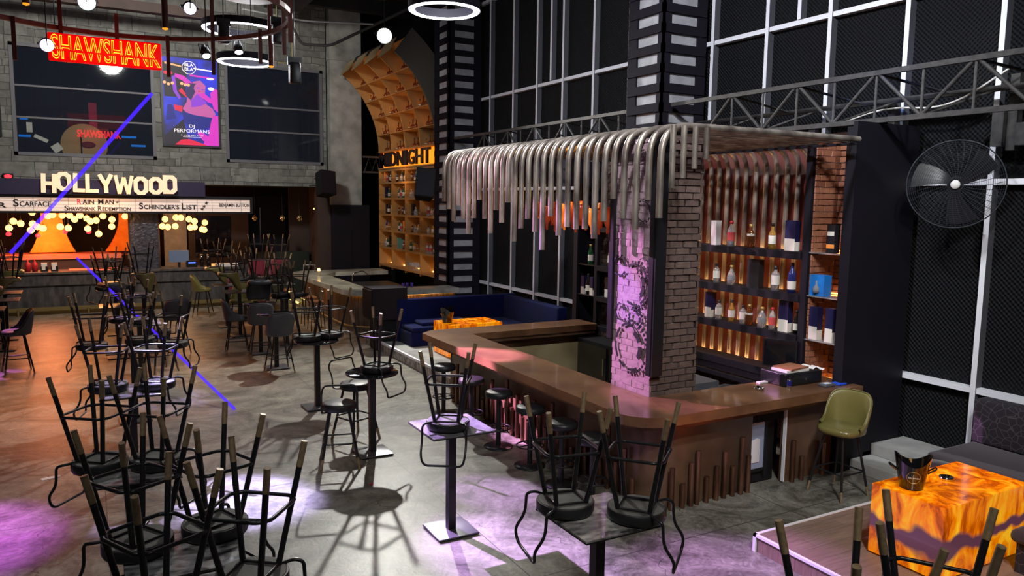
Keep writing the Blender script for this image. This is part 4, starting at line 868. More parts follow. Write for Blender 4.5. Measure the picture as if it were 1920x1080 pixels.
# upholstered bucket chairs
def bucket(mname, legrot=0.0, inverted_seat=False):
    t = thing('bucket_chair', (0, 0, 0), 'x', 'bar chair')
    def se(a, r, p=3.0):
        c, s_ = math.cos(a), math.sin(a); k = (abs(c) ** p + abs(s_) ** p) ** (-1 / p); return r * k * c, r * k * s_
    N = 36; st = MB(); ring = []
    prof = [(0.0, .725), (.88, .725), (1.0, .745), (1.02, .775), (.98, .80), (.85, .815), (0, .82)]
    v = []; 
    for kk, z in prof:
        for i in range(N): x, y = se(2 * PI * i / N, .232 * max(kk, .0001)); v.append((x, y * .97, z))
    f = [(j * N + i, j * N + (i + 1) % N, (j + 1) * N + (i + 1) % N, (j + 1) * N + i) for j in range(len(prof) - 1) for i in range(N)]
    st.add(v, f, 0, True); st.build('seat', mname, t)
    def shell(u, v):
        a = R(90) + R(-104 + 208 * u); w = abs(2 * u - 1)
        top = .40 * (1 - .88 / (1 + math.exp(-(w - .60) * 12)))
        if v < .45: q = v / .45; z, off = -.02 + top * q, .245 + .055 * q * top / .33
        elif v < .55: q = (v - .45) / .1; z, off = top + .02 * math.sin(PI * q), .245 + .055 * top / .33 - .038 * q
        else: q = (v - .55) / .45; z, off = top * (1 - q), .207 + .055 * (1 - q) * top / .33 + .005
        x, y = se(a, off, 2.7); return (x, y, .765 + z)
    MB().grid(shell, 40, 20).build('backrest', mname, t)
    MB().tube([(lambda p: (p[0], p[1], p[2] + .004))(shell(i / 40, .5)) for i in range(41)], .007, 6).build('piping', mname, t)
    mr = Matrix.Rotation(legrot, 4, 'Z')
    def L(sx, sy, z): k = .12 + (.235 - .12) * (.73 - z) / .73; return mr @ Vector((sx * k, sy * k, z))
    for sx, sy in ((1, 1), (-1, 1), (-1, -1), (1, -1)):
        o = MB().tube([L(sx, sy, .73), L(sx, sy, .12)], .015, 8).build('leg', 'steel', t); MB().tube([L(sx, sy, .12), L(sx, sy, 0)], .014, 8).build('ferrule', 'brass', o)
    q = .19; z = .29
    MB().tube(fillet([mr @ Vector(p) for p in ((q, q, z), (-q, q, z), (-q, -q, z), (q, -q, z))], .04, 4, True), .010, 8, True).build('foot_rail', 'steel', t)
    MB().box((-.13, -.13, .712), (.13, .13, .727)).build('swivel_plate', 'steel', t)
    return t
CH = {}
def chair(m, x, y, back, label, group=None, upside=None, legrot=0):
    """back = world heading of the backrest"""
    if m not in CH: CH[m] = bucket(m, legrot); src = CH[m]; new = True
    else: src = CH[m]; new = False
    if upside is None: mt = Matrix.Translation((x, y, 0)) @ Matrix.Rotation(R(back - 90), 4, 'Z')
    else: mt = Matrix.Translation((x, y, upside)) @ Matrix.Rotation(R(back - 90), 4, 'Z') @ Matrix.Rotation(PI, 4, 'X')
    if new: src.matrix_basis = mt; src['label'] = label; o = src
    else: o = dup(src, mt, label)
    if group: o['group'] = group
    return o
chair('olive', 7.55, 5.67, 12, 'olive leather bar chair standing beside the right end of the main bar', legrot=R(-12) + PI / 2)
chair('grey', 2.70, 17.05, 175, 'charcoal bucket chair seen from its side, leftmost of the upright grey three', 'charcoal bucket chairs')
chair('grey', 3.06, 16.35, -95, 'charcoal bucket chair seen from behind, middle of the upright grey three', 'charcoal bucket chairs')
chair('grey', 3.12, 14.85, -88, 'charcoal bucket chair nearest to view, seen from behind at the post table', 'charcoal bucket chairs')
chair('grey', -1.28, 16.9, 10, 'charcoal bucket chair standing alone at the left edge of the room', 'charcoal bucket chairs')
table(3.14, 15.22, 'high table whose black post stands in front of the nearest charcoal chair', True, 'gloss')
table(3.15, 16.85, 'high table behind the charcoal chairs carrying one upturned grey chair', True, 'gloss')
chair('grey', 3.2, 17.05, -90, 'upturned charcoal chair lying on the table behind the grey chairs', 'charcoal bucket chairs', upside=1.10 + 1.20)
table(3.12, 19.2, 'high table under two tipped olive chairs near the black counter', s=.33)
chair('olive', 2.85, 19.1, 180, 'front upturned olive chair on the table before the black counter', 'olive bucket chairs near the black counter', upside=1.1 + 1.20)
chair('olive', 2.75, 20.6, 180, 'rear upturned olive chair on the table before the black counter', 'olive bucket chairs near the black counter', upside=1.1 + 1.20)
table(3.05, 20.7, 'high table under the rear upturned olive chair by the counter', s=.33)
chair('olive', 3.25, 19.9, 60, 'upright olive chair tucked behind the upturned olive ones', 'olive bucket chairs near the black counter')
chair('olive', 2.72, 22.75, 170, 'upright olive chair standing alone in front of the black counter', 'olive bucket chairs near the black counter')
chair('olive', 1.05, 19.6, 150, 'olive chair half hidden behind the violet lit stools', 'olive bucket chairs near the black counter', upside=1.1 + 1.20)
table(1.05, 19.5, 'high table under the half hidden olive chair', s=.33)
chair('grey', .35, 17.6, 200, 'upturned charcoal chair behind the left row of stools', 'charcoal bucket chairs', upside=1.1 + 1.20)
chair('grey', 1.55, 17.7, -80, 'charcoal chair with violet lit back behind the left row of stools', 'charcoal bucket chairs')
table(.45, 17.6, 'high table under the upturned charcoal chair of the left row', s=.33)
for (x, y, b, lb) in ((-1.75, 17.7, 20, 'nearest upturned olive chair at the left edge of view'), (-1.55, 19.4, 10, 'middle upturned olive chair at the left edge of view'), (-1.6, 21.3, 0, 'farthest upturned olive chair at the left edge of view')):
    chair('olive', x, y, b, lb, 'olive bucket chairs at the left edge', upside=1.1 + 1.20)
chair('olive', -1.9, 18.6, -120, 'upright olive chair below the upturned ones at the left edge', 'olive bucket chairs at the left edge')
table(-1.85, 18.0, 'high table at left edge under the nearest upturned olive chair', s=.33); table(-1.75, 20.9, 'high table at left edge under the farthest upturned olive chair', s=.33); table(-1.7, 19.45, 'high table at left edge between the two other olive topped tables', s=.33)
for (x, y, b, up, lb) in ((3.6, 22.6, 150, None, 'upright red velvet chair beside the olive chairs'), (4.3, 22.9, 60, 1.1 + 1.20, 'upturned red velvet chair on the far table, left one'), (4.8, 22.6, 10, 1.1 + 1.20, 'upturned red velvet chair on the far table, right one')):
    chair('red', x, y, b, lb, 'red velvet bucket chairs near the black counter', upside=up)
table(4.5, 22.8, 'far high table under the red velvet chairs', s=.4)
for (x, y, th, lb) in ((3.5, 21.4, 150, 'upturned stool in the far tangle, left of the red chairs'), (3.75, 21.9, 60, 'upturned stool in the far tangle, in front of the red chairs'), (4.4, 20.6, -30, 'upturned stool in the far tangle, right of the red chairs'), (.65, 20.8, 100, 'upturned stool leaning before the hammered metal column'), (.35, 20.4, 220, 'upturned stool leaning left of the hammered metal column')):
    inv(x, y, th, lb, tilt=8)
table(3.65, 21.6, 'far high table under tangled upturned stools', s=.33); table(4.4, 20.5, 'far high table right of the red chairs', s=.3); table(.5, 20.6, 'far high table in front of the hammered metal column', s=.4)

# ================================================================== SOFAS, GLOWING CUBES, BUCKETS
t = thing('corner_sofa', (7, 15.5, .2), 'navy blue velvet corner sofa on the platform behind the bar', 'sofa')
MB().bevbox((5.92, 15.82, .2), (8.9, 16.02, 1.15), .04).build('backrest', 'blue', t, True)
MB().bevbox((8.55, 13.4, .2), (8.8, 15.82, 1.13), .04).build('backrest', 'blue', t, True)
MB().bevbox((5.96, 15.12, .2), (8.5, 15.82, .52), .03).bevbox((7.9, 13.4, .2), (8.55, 15.1, .52), .03).build('seat_base', 'blue', t, True)
MB().bevbox((5.97, 15.1, .52), (7.8, 15.80, .62), .04).build('seat_cushion', 'blue', t, True); MB().bevbox((7.85, 13.42, .52), (8.53, 15.78, .62), .04).build('seat_cushion', 'blue', t, True)
tag(MB().bevbox((6.25, 15.25, .62), (7.4, 15.75, .70), .035).build('seat_pad', 'blue'), 'loose navy seat cushion lying on the blue corner sofa', 'cushion')
def glowcube(x0, x1, y0, y1, z0, z1, label):
    t = thing('glowing_table', ((x0 + x1) / 2, (y0 + y1) / 2, z0), label, 'table'); cx, cy = (x0 + x1) / 2, (y0 + y1) / 2
    MB().box((x0 - cx, y0 - cy, .02), (x1 - cx, y1 - cy, z1 - z0)).build('onyx_box', 'onyx', t); MB().box((x0 - cx + .03, y0 - cy + .03, 0), (x1 - cx - .03, y1 - cy - .03, .02)).build('plinth', 'shelf_black', t); return t
glowcube(6.18, 7.48, 3.6, 4.28, .17, .83, 'large glowing amber stone cube table with an ice bucket on the right platform')
glowcube(6.2, 7.4, 13.72, 14.5, .2, .86, 'small looking glowing amber stone table in front of the blue sofa')
point('cube_glow', (6.0, 3.5, 1.2), 5, (1, .5, .1), .2)
def icebucket(x, y, z, label, s=1.0, logo=True, rz=0.0):
    t = thing('ice_bucket', (x, y, z), label, 'ice bucket', None, rz)
    def w(u, v):
        a = 2 * PI * u; h = .27 * s; rim = .05 * s * (math.cos(2 * a)) * v; r = (.10 + .055 * v) * s; return (r * math.cos(a), r * math.sin(a) * .92, h * v + rim)
    def wi(u, v): p = w(u, v); k = .94; return (p[0] * k, p[1] * k, max(p[2], .015 * s))
    mb = MB().grid(w, 40, 8, closeu=True).grid(lambda u, v: wi(u, 1 - v), 40, 8, closeu=True); mb.lathe([(0, 0), (.10 * s, 0)], 40); mb.lathe([(0, .015 * s), (.094 * s, .015 * s)], 40)
    mb.build('bucket_body', 'gloss', t)
    for q in (0, PI): MB().tube(fillet([(.12 * s * math.cos(q), -.03, .15 * s), (.19 * s * math.cos(q), -.03, .2 * s), (.19 * s * math.cos(q), .03, .2 * s), (.12 * s * math.cos(q), .03, .15 * s)], .02), .008, 6).build('handle', 'gloss', t)
    if logo:
        def onw(px, pz):  # point on the wall at front
            v = pz / (.27 * s); r = (.10 + .055 * v) * s + .007; a = -PI / 2 + px / r; return (r * math.cos(a), r * math.sin(a) * .92, pz)
        MB().tube([onw(.055 * s * math.cos(2 * PI * k / 28), .125 * s + .055 * s * math.sin(2 * PI * k / 28)) for k in range(28)], .002, 6, True).build('logo_ring', 'cap_gold', t)
        tt = text('logo_lettering', 'DALWHIN', .09 * s, .014 * s, .002, 'label', t); tt.location = (0, -.128 * s, .118 * s); tt.rotation_euler = (R(8), 0, 0)
    return t
icebucket(6.40, 4.05, .832, 'glossy black ice bucket with a gold ring emblem on glowing cube table', 1.0, True, R(-50))
icebucket(6.35, 14.15, .862, 'glossy black ice bucket on the far glowing table by blue sofa', 1.0, False, .5)
ashtray((6.88, 4.02, .832), 'chrome ashtray on the large glowing amber cube table')
t = thing('bench_sofa', (8.8, 4.0, .17), 'dark plum velvet wall sofa with web patterned back behind the glowing cube', 'sofa')
MB().bevbox((9.02, 1.2, .6), (9.28, 5.02, 1.12), .03).build('backrest', 'web', t, True)
MB().bevbox((8.12, 1.2, .48), (9.02, 5.0, .62), .05).build('seat_cushion', 'sofa_dark', t, True)
MB().box((8.2, 1.2, .17), (9.28, 4.98, .48)).build('seat_base', 'web', t, True)
t = thing('ottoman_bench', (7.6, 2.7, .17), 'dark plum velvet bench in front of the glowing cube at bottom right', 'bench')
MB().bevbox((6.95, 1.9, .44), (8.1, 3.48, .56), .05).build('seat_cushion', 'sofa_dark', t, True); MB().box((7.0, 1.95, .17), (8.05, 3.43, .44)).build('seat_base', 'web', t, True)
tag(MB().lathe([(0, 0), (.2, 0), (.23, .1), (.22, .3), (.15, .4), (0, .42)], 24, (8.0, 4.75, .17)).build('pouf', 'sofa_dark'), 'small dark pouf behind the ice bucket beside the wall sofa', 'pouf')
# subwoofer stack
t = thing('floor_speaker', (5.75, 16.0, 0), 'black loudspeaker cabinet stacked between the stone topped bar and blue sofa', 'speaker')
MB().box((5.36, 15.9, .70), (6.16, 16.55, 1.40)).build('cabinet', 'shelf_black', t, True); MB().box((5.33, 15.93, .74), (5.36, 16.52, 1.36)).build('grille', 'steel2', t, True)
t = thing('subwoofer', (5.8, 16.0, 0), 'black subwoofer box on the floor carrying the loudspeaker cabinet', 'speaker')
MB().box((5.5, 15.98, 0), (6.1, 16.5, .698)).build('cabinet', 'steel2', t, True); MB().box((5.48, 16.0, .05), (5.5, 16.48, .65)).build('grille', 'shelf_black', t, True)
def wallspk(x, y, z, yaw, label, s=1.0):
    t = thing('hanging_speaker', (x, y, z), label, 'speaker', None, R(yaw)); t.rotation_euler = (R(-14), R(6), R(yaw))
    MB().prism([(-.24 * s, -.25), (.24 * s, -.25), (.18 * s, .22), (-.18 * s, .22)], -.36 * s, .36 * s).build('cabinet', 'steel2', t); MB().box((-.22 * s, -.262, -.34 * s), (.22 * s, -.25, .34 * s)).build('grille', 'shelf_black', t)
    MB().tube([(0, .2, 0), (.0, .95, .2)], .02, 6).build('bracket', 'steel', t); return t
wallspk(7.32, 17.7, 3.72, -20, 'black wall speaker hanging beside the MIDNIGHT shelf', 1.0)
MB().tube([(7.4, 17.9, 3.75), (8.4, 18.7, 3.95)], .025, 8).build('wall_arm', 'steel', bpy.data.objects['hanging_speaker'], True)
wallspk(6.55, 24.0, 3.8, 15, 'black wall speaker hanging under the stone wall corner', 1.05)
MB().tube([(6.5, 24.2, 3.85), (6.5, 25.05, 4.0)], .025, 8).build('wall_arm', 'steel', bpy.data.objects['hanging_speaker.001'], True)

# ================================================================== MIDNIGHT BAR
t = thing('stone_bar', (6.5, 20.5, 0), 'curved bar with grey stone top and amber underglow before the bottle wall', 'bar counter')
cor = arc(5.35 + 1.1, 17.75 + .9, 1.0, 180, 262, 8)
outer = [(5.35, 23.3), (5.45, 23.7), (5.9, 23.95)] ; front = [(5.45, 18.7)] + [(6.45 + 1.0 * math.cos(R(a)), 18.7 + .95 * math.sin(R(a))) for a in range(190, 268, 10)] + [(8.33, 17.85)]
poly = [(5.35, 23.3)] + front + [(8.33, 18.45), (6.5, 18.6), (6.15, 18.9), (6.15, 22.6), (6.6, 23.1), (8.3, 23.1), (8.3, 23.9), (5.8, 23.9), (5.45, 23.7)]
MB().prism(poly, .98, 1.10).build('stone_top', 'stonetop', t, True)
def inset(P, c, k): return [(x + (c[0] - x) * k, y + (c[1] - y) * k) for x, y in P]
fb = [(5.68, 23.2)] + [(x + .3, y + .2) for x, y in front[:-1]] + [(8.33, 18.08)]
mb = MB()
for (a, b) in zip(fb[:-1], fb[1:]):
    mb.add([(a[0], a[1], 0), (b[0], b[1], 0), (b[0], b[1], .98), (a[0], a[1], .98)], [(0, 1, 2, 3)]); mb.add([(a[0] + .04, a[1] + .04, 0), (b[0] + .04, b[1] + .04, 0), (b[0] + .04, b[1] + .04, .98), (a[0] + .04, a[1] + .04, .98)], [(3, 2, 1, 0)])
mb.build('wood_front', 'barwood', t, True)
mb = MB().tube([(x - .03, y - .03, .965) for x, y in fb], .012, 6); mb.build('light_strip', 'warmled2', t, True)
mb = MB().tube([(x - .22, y - .18, .2) for x, y in fb], .028, 10)
for x, y in fb[::2]: mb.tube([(x - .22, y - .18, 0), (x - .22, y - .18, .2)], .016, 6)
mb.build('foot_rail', 'brassband', t, True)
area('stone_bar_glow', (5.52, 20.8, .93), (5.72, 20.8, .2), 10, (1, .35, .08), .08, 4.5); area('stone_bar_glow_b', (6.9, 17.82, .93), (6.95, 18.05, .1), 6, (1, .35, .08), 1.6, .08)
t = thing('bar_sink_tap', (6.55, 19.6, 1.0), 'chrome mixer tap at the inner edge of the stone topped bar', 'tap')
MB().tube(fillet([(6.3, 20.4, 1.05), (6.3, 20.4, 1.3), (6.6, 20.4, 1.38), (6.75, 20.4, 1.25)], .06), .015, 8).build('spout', 'chrome', t, True)
tag(MB().box((6.5, 19.0, .8), (8.0, 22.3, .86)).build('inner_worktop', 'plastic'), 'dark inner worktop behind the stone topped bar', 'worktop')
random.seed(5)
for i, (x, y) in enumerate(((7.0, 18.35), (7.12, 18.38), (7.24, 18.36))):
    t = thing('glass_tumbler', (x, y, 1.101), 'violet lit tumbler glass standing on the near end of stone topped bar', 'glass', 'violet tumblers on the stone topped bar')
    MB().lathe([(0, 0), (.035, 0), (.04, .12), (.036, .12), (.032, .01), (0, .01)], 12).build('bowl', mat('violet_glass', (.15, .08, .5), .1, trans=.5), t)
t = thing('laptop_stand', (5.9, 23.4, 1.1), 'small grey wire rack on the far end of the stone topped bar', 'rack')
MB().tube([(5.7, 23.4, 1.1), (5.7, 23.4, 1.32), (6.05, 23.4, 1.32), (6.05, 23.4, 1.1)], .02, 6).build('frame', 'galv', t, True)
t = thing('bar_lamp', (5.85, 22.2, 1.1), 'small warm lamp glowing on the stone topped bar', 'lamp')
MB().lathe([(0, 0), (.04, 0), (.04, .02), (.012, .03), (.012, .14), (0, .14)], 12).build('stem', 'brass', t); MB().lathe([(0, .14), (.05, .14), (.03, .22), (0, .22)], 12).build('lamp_shade', 'warmled', t)
# small stools with backs in front of it
sm = None
for i, (x, y) in enumerate(((5.0, 19.3), (5.05, 20.2), (5.0, 21.1), (4.95, 22.2))):
    lab = ['nearest low backed stool at the stone topped bar', 'second low backed stool at the stone topped bar', 'third low backed stool at the stone topped bar', 'farthest stool at the stone topped bar, its seat lit amber'][i]
    if sm is None:
        sm = thing('counter_stool', (x, y, 0), lab, 'bar stool', 'stools along the stone topped bar')
        MB().bevbox((-.17, -.17, .70), (.17, .17, .76), .02).build('seat', 'brownleather', sm)
        for sx, sy in ((1, 1), (1, -1), (-1, 1), (-1, -1)): MB().tube([(sx * .13, sy * .13, .7), (sx * .18, sy * .18, 0)], .012, 6).build('leg', 'steel', sm)
        MB().tube([(.16, .16, .3), (-.16, .16, .3), (-.16, -.16, .3), (.16, -.16, .3)], .009, 6, True).build('foot_rail', 'steel', sm)
        MB().tube(fillet([(-.15, -.16, .74), (-.17, -.16, .95), (-.17, .16, .95), (-.15, .16, .74)], .05), .012, 6).build('back_loop', 'steel', sm)
    else: dup(sm, Matrix.Translation((x, y, 0)), lab)

# bottle wall
t = thing('bottle_wall_shelf', (8.5, 22, 1.2), 'tall honey wood bottle shelf that curves forward at the top, MIDNIGHT across its middle', 'shelf')
YA, YB = 19.72, 24.5; NC = 4; cw = (YB - YA) / NC; XF, XK = 8.5, 8.95
ZR = [1.22, 1.80, 2.36, 2.88, 3.40, 3.90, 4.30]
MB().box((XK, YA, 1.1), (XK + .05, YB, 5.0)).build('back_board', 'wood_amber', t, True)
mb = MB()
for c in range(NC + 1): y = YA + c * cw; mb.box((XF, y - .02, 1.1), (XK, y + .02, 4.35))
mb.build('divider', 'wood_amber', t, True)
for z in ZR: MB().box((XF, YA, z - .03), (XK, YB, z)).build('shelf_board', 'wood_amber', t, True)
for z in ZR: MB().box((XF - .006, YA, z - .055), (XF + .014, YB, z + .004)).build('shelf_lip', 'wood_amber', t, True)
for z in ZR[1:-1]: MB().tube([(XF - .01, YA, z + .1), (XF - .01, YB, z + .1)], .008, 6).build('guard_rail', 'brass', t, True)
for z in ZR[1:]: MB().box((XF + .02, YA + .03, z - .042), (XF + .035, YB - .03, z - .031)).build('light_strip', 'warmled', t, True)
MB().box((XK - .06, YA + .03, 1.225), (XK - .02, YB - .03, 1.245)).build('light_strip', 'warmled', t, True)
MB().box((XF - .02, YA, 4.32), (XK, YB, 4.36)).box((XF - .02, YA, 4.86), (XK, YB, 4.90)).build('sign_ledge', 'wood_amber', t, True)
MB().box((8.66, YA, 4.36), (8.70, YB, 4.86)).build('sign_back', M.setdefault('signback', mat('amber_backlit_panel', (.5, .12, .02), .5, emit=(1, .24, .01), es=1.7, noise=((.9, .35, .05), 3))), t, True)
# arched part
AX, AZ, AR, AD = 5.5, 4.88, 3.0, .42; TH = 53
def ap_(r, th): return (AX + r * math.cos(R(th)), AZ + r * math.sin(R(th)))
def curved(r0, r1, y0, y1, th0=0, th1=TH, n=16):
    mb = MB(); v = []; 
    for k in range(n + 1):
        th = th0 + (th1 - th0) * k / n
        for r in (r0, r1):
            x, z = ap_(r, th); v += [(x, y0, z), (x, y1, z)]
    f = []
    for k in range(n):
        a = 4 * k; b = a + 4
        f += [(a, b, b + 1, a + 1), (a + 2, a + 3, b + 3, b + 2), (a, a + 2, b + 2, b), (a + 1, b + 1, b + 3, a + 3)]
    f += [(0, 1, 3, 2), (4 * n, 4 * n + 2, 4 * n + 3, 4 * n + 1)]
    mb.add(v, f, 0, False); return mb
curved(AR + AD, AR + AD + .04, YA, YB).build('arched_back_board', 'wood_amber', t, True)
curved(AR - .05, AR + AD + .35, YA - .06, YA).build('side_cheek', M.setdefault('cheek', mat('taupe_side_panel', (.075, .065, .055), .6)), t, True)
curved(AR + AD + .05, AR + AD + .35, YA, YB).build('outer_shell', 'shelf_black', t, True)
for c in range(NC + 1): y = YA + c * cw; curved(AR, AR + AD, y - .018, y + .018).build('arched_divider', 'wood_amber', t, True)
ROWS = [0, 10.6, 21.2, 31.8, 42.4]
for th in ROWS:
    x, z = ap_(AR, th); xb = AX + math.sqrt((AR + AD) ** 2 - (z - AZ) ** 2)
    MB().box((x, YA, z - .025), (xb, YB, z)).build('shelf_board', 'wood_amber', t, True)
    MB().box((xb - .16, YA + .03, z + .004), (xb - .13, YB - .03, z + .012)).build('light_strip', 'warmled2', t, True)
for c in range(NC):
    x, z = ap_(AR + .02, TH); x2, z2 = ap_(AR + AD, TH); y = YA + c * cw
    MB().add([], []) if 0 else None
    mb = MB(); mb.add([(x - .12, y + .1, z + .02), (x - .12, y + cw * .95, z - .06), (x2 - .2, y + cw * .8, z2 - .02), (x2 - .2, y + .02, z2 + .02)], [(0, 1, 2, 3)]); mb.add([(x - .12, y + .1, z + .0), (x - .12, y + cw * .95, z - .08), (x2 - .2, y + cw * .8, z2 - .04), (x2 - .2, y + .02, z2 + .0)], [(3, 2, 1, 0)])
    mb.build('top_plate', 'beige', t, True)
area('arch_glow', (7.2, 22.1, 5.2), (8.6, 22.1, 6.2), 14, (1, .5, .15), .5, 4.0)
# MIDNIGHT letters
s = thing('midnight_sign', (8.50, 22.2, 4.36), 'dark letters spelling MIDNIGHT glowing amber from behind on bottle shelf', 'sign')
s.rotation_euler = (0, 0, R(-90))
WORD = 'MIDNIGHT'; ws = [.78, .3, .62, .68, .3, .62, .68, .58]; tot = sum(ws) + .05 * 7; x = -tot / 2
for ch, w_ in zip(WORD, ws):
    o = text('letter', ch, w_ * 4.3 / tot * .92, .44, .06, 'letter', s, bold=.012); o.location = (( x + w_ / 2) * 4.3 / tot, 0, .03); x += w_ + .05
# bottles: lower shelf
kinds = ['whisky', 'malt', 'gin_red', 'wine', 'green', 'square', 'brandy', 'vodka', 'tequila']
random.seed(9); ordn = ['nearest', 'second', 'third', 'farthest']; rown = ['lowest', 'second', 'third', 'fourth', 'fifth']
for ri, z in enumerate(ZR[1:6]):
    for c in range(NC):
        yc = YA + c * cw
        n_ = random.choice((3, 4, 4)); ks = [random.choice(kinds) for _ in range(n_)]
        for q in range(n_):
            y = yc + .16 + (cw - .32) * (q + random.uniform(.15, .75)) / n_
            lab = 'bottle %s of %s in the %s column, %s bottle row below MIDNIGHT' % (['first', 'second', 'third', 'fourth'][q], ['one', 'two', 'three', 'four'][n_ - 1], ordn[c], rown[ri])
            if random.random() < .22: carton((8.66, y, z + .001), .12, .1, random.uniform(.28, .38), (random.choice(('redcase', 'teal', 'label', 'blackbox', 'orangecase', 'navybox')), 'label'), lab.replace('bottle', 'gift carton', 1), False, group='bottles and cartons on the lower amber shelves')
            else: bottle(ks[q], (8.62 + random.uniform(-.03, .05), y, z + .001), lab, 'bottles and cartons on the lower amber shelves', random.uniform(1.1, 1.35))
# stemware on the bottom row
gl = None; random.seed(2)
for i in range(16):
    x = 8.6 + .09 * (i % 3); y = YA + cw + .2 + .065 * i
    if gl is None:
        gl = thing('wine_glass', (x, y, 1.221), 'clear stem glass crowded with others on lowest amber shelf', 'glass', 'stem glasses on the lowest amber shelf')
        MB().lathe([(0, 0), (.035, 0), (.006, .01), (.005, .08), (.035, .12), (.04, .17), (.032, .21)], 10).build('glass_body', 'g_clear', gl)
    else: dup(gl, Matrix.Translation((x, y, 1.221)), 'clear stem glass crowded with others on lowest amber shelf')
# carafes on the arched part
cp = None
M['copperglass'] = mat('copper_tinted_glass', (.30, .09, .03), .12, .6)
for ri, th in enumerate(ROWS):
    xf, z = ap_(AR, th)
    for c in range(NC):
        for q in range(4):
            y = YA + c * cw + .2 + q * .27; x = xf + .13; lab = '%s decanter from the left in the %s column, %s row of the curved shelf' % (['fourth', 'third', 'second', 'first'][q], ordn[c], rown[ri])
            if q in (1, 2):
                if cp is None:
                    cp = thing('decanter', (x, y, z), lab, 'bottle', 'copper decanters on the curved shelf')
                    MB().lathe([(0, 0), (.07, .01), (.085, .06), (.06, .12), (.018, .15), (.016, .26)], 14).build('glass_body', 'copperglass', cp); MB().lathe([(.02, .24), (.022, .29), (0, .30)], 10).build('stopper', 'cap_dark', cp)
                else: dup(cp, Matrix.Translation((x, y, z + .001)), lab, 'copper decanters on the curved shelf')
            elif ri < 4:
                if (c + ri + q) % 2: bottle('brandy', (x, y, z + .001), lab.replace('decanter', 'round bottle'), 'amber bottles on the curved shelf', 1.0)

# ================================================================== FAR BAR UNDER THE STONE WALL
t = thing('black_stone_bar', (0, 25.3, 0), 'long black stone counter along the far wall below the marquee', 'bar counter')
MB().box((-9, 25.06, 0.0), (4.6, 25.5, 1.12)).build('front_panel', 'counterblk', t, True)
MB().box((-9, 24.95, 1.12), (4.7, 25.9, 1.18)).build('countertop', 'counterblk', t, True)
MB().box((-9, 25.0, .80), (4.62, 25.07, 1.12)).build('upper_band', 'counterblk', t, True)
MB().box((-9, 24.9, .0), (4.6, 25.05, .14)).box((-9, 24.72, .16), (4.6, 24.78, .22)).build('brass_step_rail', 'brassband', t, True)
mb = MB()
for x in (-5, -3.4, -1.8, -.1, 1.5, 3.1, 4.4): mb.tube([(x, 24.75, 0), (x, 24.75, .18)], .03, 8)
mb.build('rail_post', 'brassband', t, True)
t = thing('hammered_column', (1.4, 25.7, 1.18), 'grey blue hammered metal column rising from the black counter', 'column')
MB().box((1.06, 25.2, 1.181), (1.82, 25.95, 3.3)).build('column_body', 'mirrorblk', t, True); MB().box((1.02, 25.18, 1.2), (1.06, 25.24, 2.9)).box((1.82, 25.18, 1.2), (1.86, 25.24, 2.9)).build('edge_strip', 'copper', t, True)
def flare(cx, y, zb, zt, wb, wn, wt, label, half=0):
    P = []; n = 14
    for k in range(n + 1):
        u = k / n; z = zb + (zt - zb) * u
        w = wn + (wb - wn) * (1 - u) ** 3 * 1.0 + (wt - wn) * u ** 4; P.append((w / 2, z))
    poly = [(cx + (w if half >= 0 else 0), z) for w, z in P] + [(cx - (w if half <= 0 else 0), z) for w, z in P[::-1]]
    m = len(poly); mb = MB(); mb.add([(x, y, z) for x, z in poly] + [(x, y + .5, z) for x, z in poly], [tuple(range(m)), tuple(range(m, 2 * m))[::-1]] + [(i, m + i, m + (i + 1) % m, (i + 1) % m) for i in range(m)])
    t = mb.build('flared_column', 'orangewall'); t['label'] = label; t['category'] = 'column'; return t
flare(-.97, 26.9, 1.62, 3.5, 1.20, .46, .7, 'orange plaster column flaring at top and foot behind the far counter')
flare(1.12, 26.9, 1.62, 3.5, 1.35, .40, 1.0, 'orange plaster column partly hidden behind the hammered metal column')
t = thing('kitchen_back_counter', (0, 26.6, 0), 'reddish lit service counter inside the far bar', 'counter')
MB().box((-3, 26.3, 0), (.85, 27.5, 1.45)).build('cabinet', 'darkbrown', t, True); MB().box((-3, 26.25, 1.45), (.85, 27.6, 1.58)).build('countertop', mat('salmon_worktop', (.55, .17, .10), .4), t, True)
t = thing('rear_service_table', (0, 29.3, 0), 'second reddish worktop deeper inside the far bar', 'counter')
MB().box((-3.5, 28.9, 0), (1.6, 29.6, 1.35)).build('cabinet', 'darkbrown', t, True); MB().box((-3.5, 28.85, 1.35), (1.6, 29.65, 1.42)).build('countertop', mat('rose_worktop', (.5, .14, .14), .4), t, True)
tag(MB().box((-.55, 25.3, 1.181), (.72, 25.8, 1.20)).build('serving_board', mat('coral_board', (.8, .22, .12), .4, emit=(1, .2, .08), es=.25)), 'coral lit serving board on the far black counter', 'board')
t = thing('squeeze_bottle', (-1.55, 25.4, 1.181), 'red sauce bottle left of the paper cup holders', 'bottle')
MB().lathe([(0, 0), (.07, 0), (.07, .22), (.02, .28), (.012, .36), (0, .36)], 12).build('bottle_body', 'cap_red', t)
dup(t, Matrix.Translation((-1.38, 25.4, 1.181)), 'red sauce bottle right beside the paper cup holders')
for x, l in ((-1.15, 'left'), (-.9, 'right')):
    t = thing('napkin_holder', (x, 25.35, 1.181), 'black and white napkin holder, %s one of the two on the far counter' % l, 'holder'); MB().box((-.09, -.06, 0), (.09, .06, .14)).build('holder_box', 'plastic', t); MB().box((-.07, -.05, .14), (.07, .05, .24)).box((-.06, -.066, .04), (.03, -.061, .18)).build('napkins', 'white', t)
t = thing('cash_register_screen', (2.4, 25.5, 1.181), 'blue grey till screen on the far counter right of the metal column', 'monitor')
